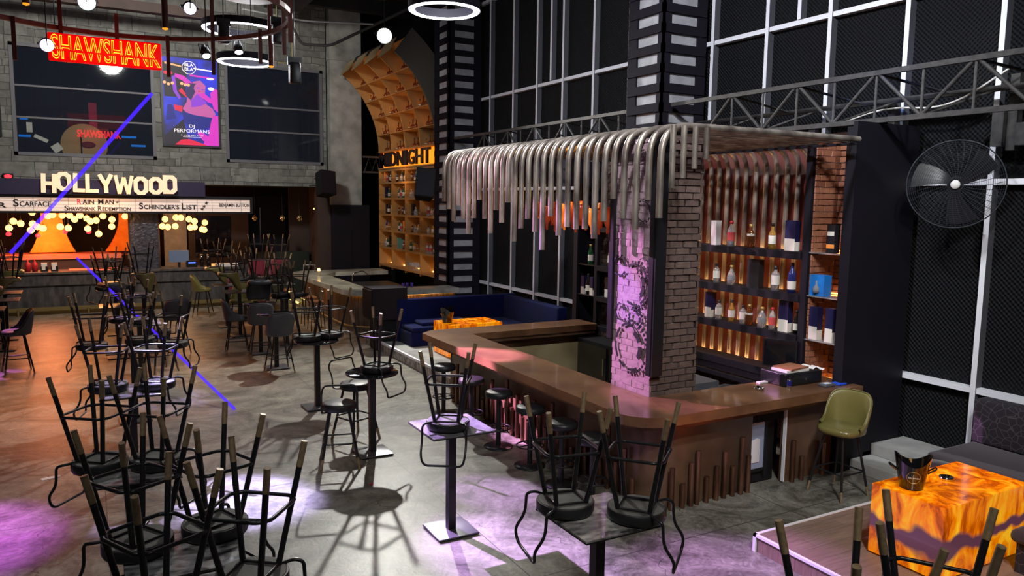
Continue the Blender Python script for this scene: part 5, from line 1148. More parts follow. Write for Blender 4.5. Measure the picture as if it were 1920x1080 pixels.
MB().box((-.28, -.02, .16), (.28, .03, .52)).build('screen', mat('blue_grey_screen', (.08, .11, .17), .3, emit=(.3, .4, .6), es=.12), t); MB().box((-.04, -.02, 0), (.04, .03, .16)).build('stand', 'plastic', t)
t = thing('till_printer', (2.75, 25.45, 1.181), 'small black printer with blue light beside the till screen', 'printer'); MB().box((-.15, -.12, 0), (.15, .12, .2)).build('housing', 'plastic', t); MB().box((-.1, -.125, .12), (.1, -.12, .16)).build('indicator', mat('blue_led', (0, 0, 1), .4, emit=(.1, .2, 1), es=2), t)
tag(MB().box((3.45, 25.3, 1.181), (4.1, 25.6, 1.27)).build('paper_stack', 'white'), 'stack of white papers on the right end of far counter', 'paper')
for i, (x, l) in enumerate(((3.05, 'left'), (3.25, 'right'))):
    t = thing('tall_jar', (x, 25.5, 1.181), 'tall black jar, %s one of two on the far counter' % l, 'jar'); MB().lathe([(0, 0), (.06, 0), (.06, .32), (.03, .35), (0, .35)], 12).build('jar_body', 'gloss', t); MB().lathe([(0, .35), (.05, .35), (.05, .38), (0, .38)], 12).build('lid', 'brass', t)
t = thing('table_candle', (3.35, 25.25, 1.181), 'small glowing orange candle beside the white papers', 'candle'); MB().lathe([(0, 0), (.05, 0), (.05, .1), (0, .1)], 12).build('candle_glass', mat('candle_glow', (.9, .3, .1), .4, emit=(1, .3, .08), es=1.5), t)
# interior walls of the far right
struct('wall_kitchen', MB().box((2.2, 28.0, 0), (2.9, 28.1, 3.72)), 'paleconc')
t = thing('dark_cabinet', (4.0, 28, 0), 'dark brown framed cabinet behind the far counter under the hanging bulbs', 'cabinet')
MB().box((2.95, 27.9, 0), (4.9, 28.4, 3.2)).build('body', 'darkbrown', t, True); MB().box((3.15, 27.87, 1.3), (4.3, 27.9, 2.7)).build('door', 'gloss', t, True)
t = thing('entrance_door', (5.3, 28, 0), 'tall black door with slim metal handles right of the marquee', 'door')
MB().box((4.95, 28.3, 0), (6.85, 28.4, 3.4)).build('door_leaf', 'shelf_black', t, True); MB().box((5.35, 28.25, 1.7), (5.39, 28.29, 3.0)).box((6.25, 28.25, 1.3), (6.29, 28.29, 3.0)).build('handle', 'chrome', t, True)
t = thing('booth_sofa', (6.0, 26.8, 0), 'very dark green booth sofa at the far end of the passage', 'sofa')
MB().bevbox((5.05, 27.0, .1), (6.8, 27.3, 1.5), .05).build('backrest', 'green_sofa', t, True); MB().bevbox((5.05, 26.4, .1), (6.8, 27.0, .55), .05).build('seat', 'green_sofa', t, True)
# glowing crescent niche
t = thing('arched_niche_lamp', (6.9, 26.4, 1.3), 'tall crescent of yellow light inside an arched niche at passage end', 'wall lamp')
P = [(6.80 + .38 * math.sin(R(a)), 26.38, 2.05 + .95 * math.cos(R(a))) for a in range(0, 131, 10)]
MB().tube(P, .05, 8, radii=[.008 + .055 * math.sin(PI * min(1, (k + 1) / 13)) for k in range(len(P))]).build('light_strip', 'yelled', t, True)
struct('wall_niche', MB().box((6.2, 27.4, 0), (6.98, 27.5, 3.72)), 'darkbrown')
t = thing('floor_light_strip', (5.6, 27, .1), 'glowing yellow light strip along the passage step', 'light strip')
MB().box((-.03, -3.6, 0), (.03, 3.2, .03)).box((.2, -3.6, .1), (.24, 3.2, .13)).build('light_strip', 'yelled', t); MB().box((-.02, -3.6, -.1), (.3, 3.2, -.001)).build('step_block', 'concrete', t)
for i, (x, l) in enumerate(((4.7, 'left'), (5.57, 'middle'), (6.12, 'right'))):
    t = thing('unlit_pendant', (x, 25.6, 2.58), 'dim gold glass pendant, %s one of three right of the marquee' % l, 'pendant lamp'); MB().lathe([(0, 0), (.07, .05), (.09, .12), (.05, .2), (0, .22)], 12).build('lamp_shade', M.setdefault('goldsh', mat('gold_mirror_glass', (.6, .4, .2), .15, .9)), t); MB().tube([(0, 0, .22), (0, 0, 1.1)], .006, 4).build('cord', 'steel', t)

# marquee with film titles
t = thing('cinema_marquee', (-.5, 24.9, 2.88), 'long cream backlit marquee board lettered with film titles', 'sign')
MB().box((-8, 24.78, 2.84), (4.5, 25.4, 2.9)).box((-8, 24.78, 3.27), (4.5, 25.4, 3.36)).box((4.42, 24.78, 2.9), (4.5, 25.4, 3.27)).build('frame', 'steel', t, True)
MB().box((-8, 24.84, 2.9), (4.42, 25.3, 3.27)).build('light_panel', 'marq', t, True)
mb = MB()
for q in (1, 2, 3): mb.box((-8, 24.832, 2.9 + q * .0925 - .003), (4.42, 24.84, 2.9 + q * .0925 + .003))
x = -7.6
while x < 4.4: mb.box((x - .004, 24.832, 2.9), (x + .004, 24.84, 3.27)); x += .42
mb.build('letter_rail', 'marqline', t, True)
def title(body, x0, x1, z0, z1, m='letter', nm='lettering'):
    o = text(nm, body, x1 - x0, z1 - z0, .008, m, t, bold=.022); o.location = ((x0 + x1) / 2 + .5, -.075, z0 - 2.88); return o
def caps(words, x0, x1, z0, h, k=.72, m='letter'):
    # capital first letter larger than the rest, as on the board
    tot = sum((1.15 + .8 * (len(w) - 1)) for w in words) + .55 * (len(words) - 1); u = (x1 - x0) / tot; x = x0
    for w in words:
        title(w[0], x, x + u * .95, z0, z0 + h, m); 
        if len(w) > 1: title(w[1:], x + u * 1.1, x + u * (1.1 + .8 * (len(w) - 1)), z0, z0 + h * k, m)
        x += u * (1.15 + .8 * (len(w) - 1) + .55)
def pxx(p): return -2.07 + (p / 467.0) * 6.5
caps(['GODFATHER'], -3.9, pxx(12), 2.98, .20); caps(['SCARFACE'], pxx(22), pxx(86), 3.02, .20)
caps(['MAN'], pxx(168), pxx(197), 3.10, .14, .9); title('AIN', pxx(140), pxx(161), 3.10, 3.22); title('R', pxx(131), pxx(138), 3.10, 3.24, 'redletter'); title('*', pxx(200), pxx(206), 3.13, 3.19)
caps(['SHAWSHANK', 'REDEMPTION'], pxx(108), pxx(228), 2.915, .14); caps(["SCHINDLER'S", 'LIST'], pxx(243), pxx(356), 2.965, .19); title('BENJAMIN BUTTON', pxx(402), pxx(465), 3.02, 3.16)
for px, z in ((367, 2.94), (371, 3.02), (376, 3.12)): title('*', pxx(px) - .05, pxx(px) + .05, z, z + .09)
# HOLLYWOOD letters
t = thing('hollywood_sign', (.62, 24.6, 3.40), 'large cream block letters spelling HOLLYWOOD above the marquee', 'sign')
zs = [.0, .06, .03, .02, .02, -.02, -.02, .0, .02]; hts = [.52, .52, .52, .52, .52, .54, .52, .50, .54]; tilt = [2, -3, 2, 1, -1, 1, -1, 1, 0]; wd = [.36, .37, .29, .32, .36, .5, .37, .37, .37]
PTS = {'H': 0}
def octo(mb, w, h, th, c=.10):
    def ring(i): return [(-w / 2 + i + (c - i * .4), i), (w / 2 - i - (c - i * .4), i), (w / 2 - i, i + (c - i * .4)), (w / 2 - i, h - i - (c - i * .4)), (w / 2 - i - (c - i * .4), h - i), (-w / 2 + i + (c - i * .4), h - i), (-w / 2 + i, h - i - (c - i * .4)), (-w / 2 + i, i + (c - i * .4))]
    a, b = ring(0), ring(th); n = 8; v = [(x, -.06, z) for x, z in a + b] + [(x, .06, z) for x, z in a + b]; f = []
    for i in range(n):
        j = (i + 1) % n; f += [(i, j, n + j, n + i), (2 * n + i, 3 * n + i, 3 * n + j, 2 * n + j), (i, 2 * n + i, 2 * n + j, j), (n + i, n + j, 3 * n + j, 3 * n + i)]
    mb.add(v, f); return mb
def bar_(mb, x0, z0, x1, z1, th):
    d = Vector((x1 - x0, 0, z1 - z0)); n_ = Vector((-d.z, 0, d.x)).normalized() * th / 2; a = Vector((x0, 0, z0)); b = Vector((x1, 0, z1)); q = [a - n_, b - n_, b + n_, a + n_]
    mb.add([(p.x, -.06, p.z) for p in q] + [(p.x, .06, p.z) for p in q], [(0, 1, 2, 3), (7, 6, 5, 4), (0, 4, 5, 1), (1, 5, 6, 2), (2, 6, 7, 3), (3, 7, 4, 0)]); return mb
gap = (3.42 - sum(wd)) / 8; x = -1.71
for i, ch in enumerate('HOLLYWOOD'):
    w_, h_, s_ = wd[i], hts[i], .105; mb = MB()
    if ch == 'O': octo(mb, w_, h_, s_)
    elif ch == 'H': mb.box((-w_ / 2, -.06, 0), (-w_ / 2 + s_, .06, h_)).box((w_ / 2 - s_, -.06, 0), (w_ / 2, .06, h_)).box((-w_ / 2 + s_, -.055, h_ * .4), (w_ / 2 - s_, .055, h_ * .6))
    elif ch == 'L': mb.box((-w_ / 2, -.06, 0), (-w_ / 2 + s_, .06, h_)).box((-w_ / 2 + s_, -.06, 0), (w_ / 2, .06, s_))
    elif ch == 'Y': mb.box((-s_ / 2, -.055, 0), (s_ / 2, .055, h_ * .5)); bar_(mb, 0, h_ * .42, -w_ / 2 + .03, h_, s_); bar_(mb, 0, h_ * .42, w_ / 2 - .03, h_, s_)
    elif ch == 'W':
        for a, b in ((-1, -.45), (0, -.45), (0, .45), (1, .45)): bar_(mb, a * (w_ / 2 - .04), h_ if abs(a) == 1 else h_ * .9, b * w_ / 2, .02, s_ * .85)
    else:
        octo(mb, w_, h_, s_); mb.box((-w_ / 2, -.058, 0), (-w_ / 2 + s_, .058, h_)).box((-w_ / 2, -.057, 0), (0, .057, s_ * .98)).box((-w_ / 2, -.057, h_ - s_ * .98), (0, .057, h_))
    o = mb.build('letter', 'cream', t); o.location = (x + w_ / 2, 0, zs[i]); o.rotation_euler = (0, R(tilt[i]), 0); x += w_ + gap
MB().box((-2.7, .12, -.05), (2.5, .18, .38)).build('back_board', mat('dark_violet_board', (.02, .012, .05), .6), t)
MB().box((-1.75, -.05, -.045), (1.75, .12, -.02)).build('shelf_rail', 'steel', t)

# warm pendant bulbs
BL = [(-1.92, 2.42), (-1.82, 2.6), (-1.66, 2.53), (-1.37, 2.85), (-1.36, 2.53), (-1.42, 2.35), (-1.26, 2.45), (-1.13, 2.4), (-.99, 2.75), (-.88, 2.78), (-.64, 2.77), (-.46, 2.77), (-.34, 2.65), (-.2, 2.77), (-.7, 2.45), (-.51, 2.4), (-.03, 2.68), (-.02, 2.38), (.06, 2.6), (.2, 2.62), (.38, 2.75), (.25, 2.24), (.61, 2.65), (.6, 2.44), (.96, 2.74), (2.03, 2.66), (2.34, 2.71), (2.46, 2.71), (1.94, 2.45), (2.11, 2.42), (2.3, 2.45), (2.7, 2.66), (2.85, 2.6), (2.75, 2.4), (2.86, 2.42), (3.17, 2.55), (3.05, 2.35), (3.13, 2.33)]
bp = None; order = sorted(range(len(BL)), key=lambda i: BL[i][0]); cnt = {}
for k_, i in enumerate(order):
    x, z = BL[i]; right = x > 1.5
    lab = 'warm glowing globe bulb in the %s cluster below the marquee, %s' % ('right hand' if right else 'left hand', 'hanging low' if z < 2.5 else ('close under the board' if z > 2.7 else 'at middle height'))
    g = 'glowing globe bulbs, %s cluster, %s' % ('right' if right else 'left', 'low' if z < 2.5 else ('high' if z > 2.7 else 'middle'))
    y = 25.25 + .35 * ((k_ * 7) % 5) / 5 - .1
    if bp is None:
        bp = thing('pendant_bulb', (x, y, z), lab, 'pendant lamp', g)
        MB().lathe([(0, -.09), (.05, -.075), (.085, -.03), (.09, .01), (.07, .06), (.03, .09), (0, .09)], 14).build('globe', 'bulb', bp); MB().lathe([(.02, .085), (.022, .13), (0, .13)], 8).build('socket', 'brass', bp); MB().tube([(0, 0, .13), (0, 0, 1.42)], .004, 4).build('cord', 'steel', bp)
    else: dup(bp, Matrix.Translation((x, y, z)), lab, g)
for x, z, l in ((-2.02, 2.15, 'far left'), (-1.3, 2.1, 'left of the flared column'), (-.62, 2.2, 'over the flared column'), (.0, 2.2, 'right of the flared column')):
    t = thing('red_lantern', (x, 26.2, z), 'small red hanging lamp inside the far bar, ' + l, 'pendant lamp'); MB().lathe([(0, 0), (.06, .02), (.07, .07), (.03, .12), (0, .12)], 10).build('lamp_shade', 'redled', t); MB().tube([(0, 0, .12), (0, 0, 1.65)], .004, 4).build('cord', 'steel', t)
t = thing('red_wall_lamp', (-1.85, 24.9, 3.83), 'small red glowing lamp on the stone wall left of HOLLYWOOD', 'wall lamp'); MB().lathe([(0, -.06), (.08, -.03), (.09, .02), (0, .06)], 12).build('lens', 'redled', t); MB().box((-.12, .0, -.08), (.12, .09, .08)).build('housing', 'steel', t)

# ================================================================== STONE WALL: SCREEN POSTER, NEON, WINDOWS' CONTENTS AND IMITATED REFLECTIONS
t = thing('screen_poster', (2.83, 24.95, 4.88), 'upright lit screen with a blue and magenta dancer poster between the dark windows', 'screen')
PW, PH = 1.5, 2.52
MB().box((-PW / 2 - .06, -.02, -.06), (PW / 2 + .06, .05, PH + .06)).build('frame', 'steel', t)
MB().box((-PW / 2, -.03, 0), (PW / 2, -.021, PH)).build('display', m_screen('poster_blue_light', (.01, .01, .12), (.015, .03, .75), 1.0, 1.3), t)
def em(n_, c, s_): return mat(n_, (0, 0, 0), .5, emit=c, es=s_)
ML = {'mag': em('poster_magenta', (.75, .03, .55), 1.0), 'vio': em('poster_violet', (.32, .05, .75), .9), 'skin': em('poster_skin', (.65, .12, .42), .9), 'hair': em('poster_hair', (.06, .03, .2), .6), 'red': em('poster_red', (.8, .01, .06), 1.0), 'wht': em('poster_white', (1, .9, .9), 1.3), 'ora': em('poster_orange', (1, .45, .2), 1.2), 'navy': em('poster_navy', (.01, .015, .25), .9), 'blk': em('poster_black', (.03, .02, .04), .5)}
lay = [0]
def shape(name, m_, pts, label=None):
    # pts in poster fractions (u right, v up)
    lay[0] += 1; y = -.031 - lay[0] * .0006; P = [((u - .5) * PW, y, v * PH) for u, v in pts]; c = Vector((sum(p[0] for p in P) / len(P), y, sum(p[2] for p in P) / len(P)))
    a = sum(P[i][0] * P[(i + 1) % len(P)][2] - P[(i + 1) % len(P)][0] * P[i][2] for i in range(len(P)))
    if a < 0: P = P[::-1]
    mb = MB(); mb.add(P, [tuple(range(len(P)))]); o = mb.build(name, ML[m_], t)
    if label: o['label'] = label
    return o
def ell(cx, cy, rx, ry, a0=0, a1=360, n=20): return [(cx + rx * math.cos(R(a0 + (a1 - a0) * k / n)), cy + ry * math.sin(R(a0 + (a1 - a0) * k / n))) for k in range(n)]
shape('printed_background', 'blk', [(.02, .55), (.4, .55), (.45, .93), (.0, .95)]); shape('printed_background', 'blk', [(0, .0), (.45, .0), (.35, .30), (.0, .10)])
shape('printed_figure', 'vio', [(.16, .78), (.22, .8), (.25, .62), (.32, .55), (.28, .52), (.18, .62)]); shape('printed_figure', 'hair', ell(.56, .62, .12, .12)); shape('printed_figure', 'skin', [(.42, .50), (.45, .62), (.55, .74), (.68, .76), (.78, .70), (.76, .60), (.70, .52), (.9, .44), (.95, .38), (.92, .33), (.62, .34), (.40, .38), (.34, .42)])
shape('printed_figure', 'mag', [(.22, .82), (.38, .80), (.62, .68), (.88, .55), (.90, .50), (.82, .51), (.58, .62), (.36, .74), (.22, .78)]); shape('printed_figure', 'red', [(.28, .62), (.42, .55), (.45, .58), (.40, .60), (.33, .66)])
shape('printed_dress', 'navy', [(.33, .38), (.6, .35), (.92, .33), (.85, .22), (.72, .18), (.5, .20), (.36, .26)]); shape('printed_figure', 'mag', [(.86, .62), (.96, .68), (1, .66), (1, .4), (.92, .44), (.88, .52)]); shape('printed_figure', 'mag', [(.80, .10), (.86, .28), (.90, .36), (1, .36), (1, .0), (.7, .0), (.72, .05)])
shape('printed_figure', 'mag', [(.60, .14), (.66, .17), (.78, .12), (.90, .06), (.86, .02), (.70, .06)]); shape('printed_figure', 'red', [(.18, .0), (.30, .06), (.45, .07), (.70, .02), (.78, .0)]); shape('printed_figure', 'navy', [(.03, .28), (.07, .46), (.15, .46), (.22, .3)]); shape('printed_figure', 'red', [(.18, .46), (.34, .45), (.33, .38), (.2, .40)])
shape('printed_figure', 'hair', [(.45, .72), (.40, .58), (.50, .52), (.58, .62), (.62, .72)]); shape('printed_figure', 'skin', ell(.66, .665, .10, .06)); shape('printed_features', 'vio', ell(.64, .672, .03, .006, n=10)); shape('printed_features', 'vio', ell(.72, .655, .025, .006, n=10)); shape('printed_features', 'red', ell(.66, .632, .03, .007, n=10)); shape('printed_figure', 'vio', [(.50, .52), (.62, .6), (.70, .56), (.80, .50), (.66, .46), (.5, .44)])
shape('printed_light', 'wht', [(.56, .885), (.98, .865), (.98, .88), (.56, .90)]); shape('printed_light', 'ora', [(.04, .92), (.34, .895), (.34, .91), (.04, .945)]); shape('printed_light', 'mag', [(.48, .80), (.95, .78), (.95, .80), (.5, .82)]); shape('printed_light', 'wht', ell(.87, .785, .07, .012)); shape('printed_light', 'wht', ell(.88, .67, .06, .02))
for u in (.03, .1, .17, .34, .4, .46): shape('printed_light', 'ora', ell(u, .70 + .01 * math.sin(u * 40), .03, .018, n=10))
for u in (.06, .13): shape('printed_light', 'red', ell(u, .82, .05, .02, n=10))
lay[0] += 1; c = [((u - .5) * PW, -.05, v * PH) for u, v in ell(.48, .895, .125, .072, n=28)]
MB().tube(c, .008, 6, True).build('printed_emblem', ML['wht'], t)
for body, w_, h_, u, v in (('BLA', .24, .09, .48, .91), ('BLA', .24, .09, .48, .86), ('DJ', .16, .11, .50, .195), ('PERFORMANS', .98, .10, .50, .145), ('0 (532) 654 75 70', .62, .035, .50, .105), ('REZERVASYON', .5, .02, .5, .09)):
    o = text('printed_lettering', body, w_, h_, .002, ML['wht'], t, bold=.01 if w_ < .3 else 0); o.location = ((u - .5) * PW, -.05, v * PH)
t = thing('screen_poster', (-2.75, 24.95, 4.95), 'mostly cut off lit red screen at the left edge of stone wall', 'screen')
MB().box((-.7, -.02, -.06), (.82, .05, 2.5)).build('frame', 'steel', t); MB().box((-.64, -.03, 0), (.76, -.021, 2.44)).build('display', m_screen('red_poster_light', (.5, .02, .02), (.9, .2, .1), .8, 2), t)
# neon sign SHAWSHANK: outlined tubes over a red board, the lower third shifted as in the sign
t = thing('neon_sign', (.45, 17.0, 5.86), 'red and yellow neon sign reading SHAWSHANK hung from the red steel ring', 'sign')
t.rotation_euler = (0, 0, R(2))
MB().bevbox((-.97, .0, -.02), (.97, .08, .50), .03).build('back_board', 'neonred', t)
def neon_half(z0, z1, dz, dx, flip):
    o = text('neon_tube', 'SHAWSHANK', 1.84, .42, .02, 'neon', t, outline=.012); me = o.data
    import bmesh
    bm_ = bmesh.new(); bm_.from_mesh(me)
    for co, no in (((0, 0, z0), (0, 0, -1)), ((0, 0, z1), (0, 0, 1))):
        bmesh.ops.bisect_plane(bm_, geom=bm_.verts[:] + bm_.edges[:] + bm_.faces[:], plane_co=co, plane_no=no, clear_outer=True)
    bm_.to_mesh(me); bm_.free(); o.location = (dx, -.012, dz); return o
neon_half(.155, .43, .045, 0, 0); neon_half(-.02, .145, .02, .02, 0)
point('neon_glow', (.45, 16.6, 6.0), 14, (1, .08, .02), .4)
# window one: added props imitate reflections in its glass, then contents behind
t = thing('mural_reflection', (.0, 26.6, 4.4), 'round pale panel imitating a portrait reflected in the left dark window', 'picture')  # glowing disc stands in for the face mural mirrored in the glass
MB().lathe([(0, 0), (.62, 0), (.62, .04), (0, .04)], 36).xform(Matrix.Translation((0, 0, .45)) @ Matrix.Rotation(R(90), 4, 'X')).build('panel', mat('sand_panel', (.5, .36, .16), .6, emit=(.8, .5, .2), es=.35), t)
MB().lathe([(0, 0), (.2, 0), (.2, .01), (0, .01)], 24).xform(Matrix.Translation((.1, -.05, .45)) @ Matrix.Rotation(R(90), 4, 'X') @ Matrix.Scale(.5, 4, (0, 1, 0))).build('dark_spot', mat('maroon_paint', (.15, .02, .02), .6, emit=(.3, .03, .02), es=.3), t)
t = thing('neon_reflection', (.4, 26.2, 5.05), 'small red glowing word imitating the neon reflected in left dark window', 'sign')  # glowing letters stand in for the red sign mirrored in the glass
text('neon_tube', 'SHAWSHANK', 1.15, .22, .02, 'redled', t, outline=.02); MB().box((-.5, .02, -1.15), (-.46, .06, .1)).box((.46, .02, -1.15), (.5, .06, .1)).build('stand', 'steel2', t)
t = thing('red_bottle_lamp', (.25, 27.0, 5.4), 'dim red upright panel behind the left dark window', 'lamp'); MB().box((-.02, 0, -1.5), (.04, .04, 0)).build('stand', 'steel2', t); MB().box((-.1, 0, 0), (.12, .05, .75)).build('panel', mat('dim_red_glow', (.3, .01, .03), .5, emit=(.6, .02, .08), es=.35), t)
for i, (x, z, w_, h_, a, l) in enumerate(((-1.35, 5.25, .14, .28, 0, 'upright white card hanging behind the left dark window'), (-1.08, 4.95, .36, .10, 25, 'folded white card hanging behind the left dark window'), (-.7, 4.7, .24, .22, -35, 'tilted white dice card hanging behind the left dark window'))):
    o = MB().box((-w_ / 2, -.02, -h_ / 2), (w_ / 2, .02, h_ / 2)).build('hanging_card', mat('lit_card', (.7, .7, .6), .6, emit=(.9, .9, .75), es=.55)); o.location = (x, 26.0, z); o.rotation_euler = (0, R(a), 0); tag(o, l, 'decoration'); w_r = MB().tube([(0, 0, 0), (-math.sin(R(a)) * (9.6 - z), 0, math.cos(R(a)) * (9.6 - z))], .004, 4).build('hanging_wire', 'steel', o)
for i, (x, z, w_, l) in enumerate(((-1.5, 5.5, .2, 'upper left'), (-1.5, 5.0, .3, 'lower left'), (1.2, 5.1, .4, 'right side upper'), (1.45, 4.85, .4, 'right side lower'))):
    tag(MB().box((x - w_ / 2, 26.4, z), (x + w_ / 2, 26.45, z + .06)).build('blue_light_bar', mat('blue_bar', (0, .2, 1), .4, emit=(.0, .25, 1), es=1.2)), 'small blue light bar behind the left dark window, ' + l, 'lamp'); MB().box((x - .02, 26.45, 3.9), (x + .02, 26.49, z + .06)).build('stand', 'steel2', bpy.data.objects[[ob.name for ob in COL.objects if ob.name.startswith('blue_light_bar')][-1]])

# ================================================================== CEILING LIGHTS
def ring_light(x, y, z, r, label, power, tube=.045):
    t = thing('ring_lamp', (x, y, z), label, 'ceiling lamp', 'white ring lamps hanging from the ceiling')
    MB().tube([(r * math.cos(2 * PI * k / 48), r * math.sin(2 * PI * k / 48), 0) for k in range(48)], tube, 8, True).build('light_ring', 'led', t)
    MB().add([], []) if 0 else None
    mb = MB(); mb.grid(lambda u, v: ((r + .055 - .0) * math.cos(2 * PI * u), (r + .055) * math.sin(2 * PI * u), -.02 + .14 * v), 48, 1, closeu=True).grid(lambda u, v: ((r - .055) * math.cos(2 * PI * u), (r - .055) * math.sin(2 * PI * u), .12 - .14 * v), 48, 1, closeu=True)
    mb.grid(lambda u, v: ((r - .055 + .11 * v) * math.cos(2 * PI * u), (r - .055 + .11 * v) * math.sin(2 * PI * u), .12), 48, 1, closeu=True); mb.build('ring_housing', 'shelf_black', t)
    for a in (20, 140, 260): MB().tube([(r * math.cos(R(a)), r * math.sin(R(a)), .12), (0, 0, 1.6)], .004, 4).build('suspension_wire', 'steel', t)
    point('ring_lamp_light', (x, y, z - .12), power, (.9, .93, 1), r * .8)
ring_light(5.20, 11.75, 6.42, .53, 'largest looking white ring lamp hanging at top centre above the bar', 110)
ring_light(3.19, 18.0, 6.33, .55, 'lower of the two white ring lamps behind the red steel ring', 70)
ring_light(3.10, 17.9, 6.99, .76, 'upper wider white ring lamp behind the red steel ring', 70)
t = thing('disc_lamp', (2.91, 16.0, 7.22), 'round white unlit disc hanging above the ring lamps', 'ceiling lamp'); MB().lathe([(0, 0), (.55, 0), (.56, .03), (.55, .08), (0, .08)], 40).build('disc', 'white', t); MB().tube([(0, 0, .08), (0, 0, 1.9)], .01, 4).build('suspension_wire', 'steel', t)
# red steel hoop
CX, CY, RR, HZ = .55, 14.5, 2.75, 6.47
t = thing('steel_hoop', (CX, CY, HZ), 'large oxide red steel hoop hanging under the ceiling with short tubes', 'lighting rig')
mb = MB(); N = 72
def sqring(r, z, hw):
    v = []; 
    for k in range(N):
        a = 2 * PI * k / N
        for dr, dz in ((-hw, -hw), (hw, -hw), (hw, hw), (-hw, hw)): v.append((CX + (r + dr) * math.cos(a), CY + (r + dr) * math.sin(a), z + dz))
    f = [(4 * k + j, 4 * ((k + 1) % N) + j, 4 * ((k + 1) % N) + (j + 1) % 4, 4 * k + (j + 1) % 4) for k in range(N) for j in range(4)]
    return MB().__class__(), v, f
_, v, f = sqring(RR, HZ, .04); mb.add(v, [q[::-1] for q in f]); mb.build('hoop_tube', 'rust', t, True)
for a, up, dn in ((125, .05, .72), (108, .9, .15), (88, .4, .1), (69, .05, .75), (50, 1.2, .7), (25, .1, .55), (140, .8, .1), (5, .5, .5), (-20, .6, .5)):
    x, y = CX + RR * math.cos(R(a)), CY + RR * math.sin(R(a)); MB().box((x - .035, y - .085, HZ - dn), (x + .035, y - .042, HZ + up)).build('hanging_tube', 'rust', t, True)
for a in (30, 110, 200, 300): x, y = CX + RR * math.cos(R(a)), CY + RR * math.sin(R(a)); MB().tube([(x, y, HZ), (x, y, 9.3)], .008, 5).build('chain', 'steel', t, True)
def capped_tube(x, y, z0, z1, label):
    t = thing('hanging_tube_lamp', (x, y, z0), label, 'ceiling lamp'); MB().tube([(0, 0, .02), (0, 0, z1 - z0)], .055, 10).build('tube', 'rust', t); MB().lathe([(0, -.02), (.05, 0), (.05, .02), (0, .02)], 12).build('lens', M.setdefault('olens', em('orange_lens', (1, .35, .02), 1.2)), t)
capped_tube(.62 - 1.35, 15.0, 6.35 + .05, 9.3, 'red steel tube lamp with orange tip at the top left')
capped_tube(1.36, 15.4, 6.33, 9.3, 'red steel tube hanging above the neon sign right end')
capped_tube(3.43, 16.5, 6.02, 9.3, 'red steel tube lamp with orange tip before the lower ring lamp')
t = thing('gold_wire_frame', (4.3, 19, 7), 'thin gold rectangular hanging frame right of the ring lamps', 'lamp frame')
mb = MB()
for a, b in (((4.1, 7.0), (4.1, 8.6)), ((4.45, 6.55), (4.45, 8.6)), ((4.1, 6.55), (4.45, 6.55))): mb.tube([(a[0], 19, a[1]), (b[0], 19, b[1])], .018, 5)
mb.build('frame', 'brassband', t, True)
def spotlamp(x, y, z, aim, lens, label, s=1.0, yoke=True):
    t = thing('stage_spotlight', (x, y, z), label, 'spotlight', 'stage spotlights under the ceiling'); d = (Vector(aim) - Vector((x, y, z))).to_track_quat('-Z', 'Y'); t.rotation_mode = 'QUATERNION'; t.rotation_quaternion = d
    MB().lathe([(0, .05 * s), (.10 * s, .05 * s), (.11 * s, .0), (.11 * s, .2 * s), (.07 * s, .34 * s), (0, .36 * s)][1:], 18).build('housing', 'steel', t); MB().lathe([(0, .02 * s), (.095 * s, .02 * s), (.095 * s, .06 * s), (0, .06 * s)], 18).build('lens', lens, t)
    hz = MB().tube([(0, 0, 0), (0, 0, 9.3 - z)], .012, 6); hz.xform(d.to_matrix().to_4x4().inverted()); hz.build('hanger_rod', 'steel', t)
    MB().tube([(-.13 * s, 0, .1 * s), (-.13 * s, 0, .4 * s), (.13 * s, 0, .4 * s), (.13 * s, 0, .1 * s)], .012, 6).build('yoke', 'steel', t)
spotlamp(6.46, 18.15, 7.27, (2.9, 6, 2.5), 'lens', 'brilliant white spotlight glaring above the curved bottle shelf', 1.7)
spotlamp(1.38, 11.9, 5.97 + .0, (1.0, 3, 3.0), 'lensp', 'violet white spotlight glaring at the top above the screen poster', .8)
spotlamp(.16, 17.5, 7.08, (.3, 6, 3), 'lensc', 'cool white spotlight glaring at the top edge above the neon sign', 1.5)
spotlamp(-.52, 16.7, 6.06, (0, 5, 3), 'lensp', 'pinkish spotlight glaring at the left end of the neon sign', 1.1)
spotlamp(2.92, 17.2, 6.36, (3, 14, 0), 'lensc', 'small white spotlight pointing down before the lower ring lamp', .8)
spotlamp(2.28, 17.2, 6.22, (3, 13, 0), 'lensc', 'small white spotlight at the top right of the screen poster', .8)
for x, y, z, l in ((3.4, 15.7, 6.55, 'black moving head spotlight clamped to the red hoop right side'), (3.62, 15.3, 5.75, 'black box spotlight hanging below the red hoop right end'), (2.55, 16.7, 6.62, 'black spotlight body in front of the upper ring lamp')):
    t = thing('moving_head_lamp', (x, y, z), l, 'spotlight'); MB().bevbox((-.1, -.1, -.2), (.1, .1, .2), .03).build('housing', 'plastic', t); MB().box((-.13, -.03, .15), (.13, .03, .3)).build('yoke', 'steel', t); MB().tube([(0, 0, .3), (0, 0, 9.3 - z)], .01, 6).build('hanger_rod', 'steel', t)

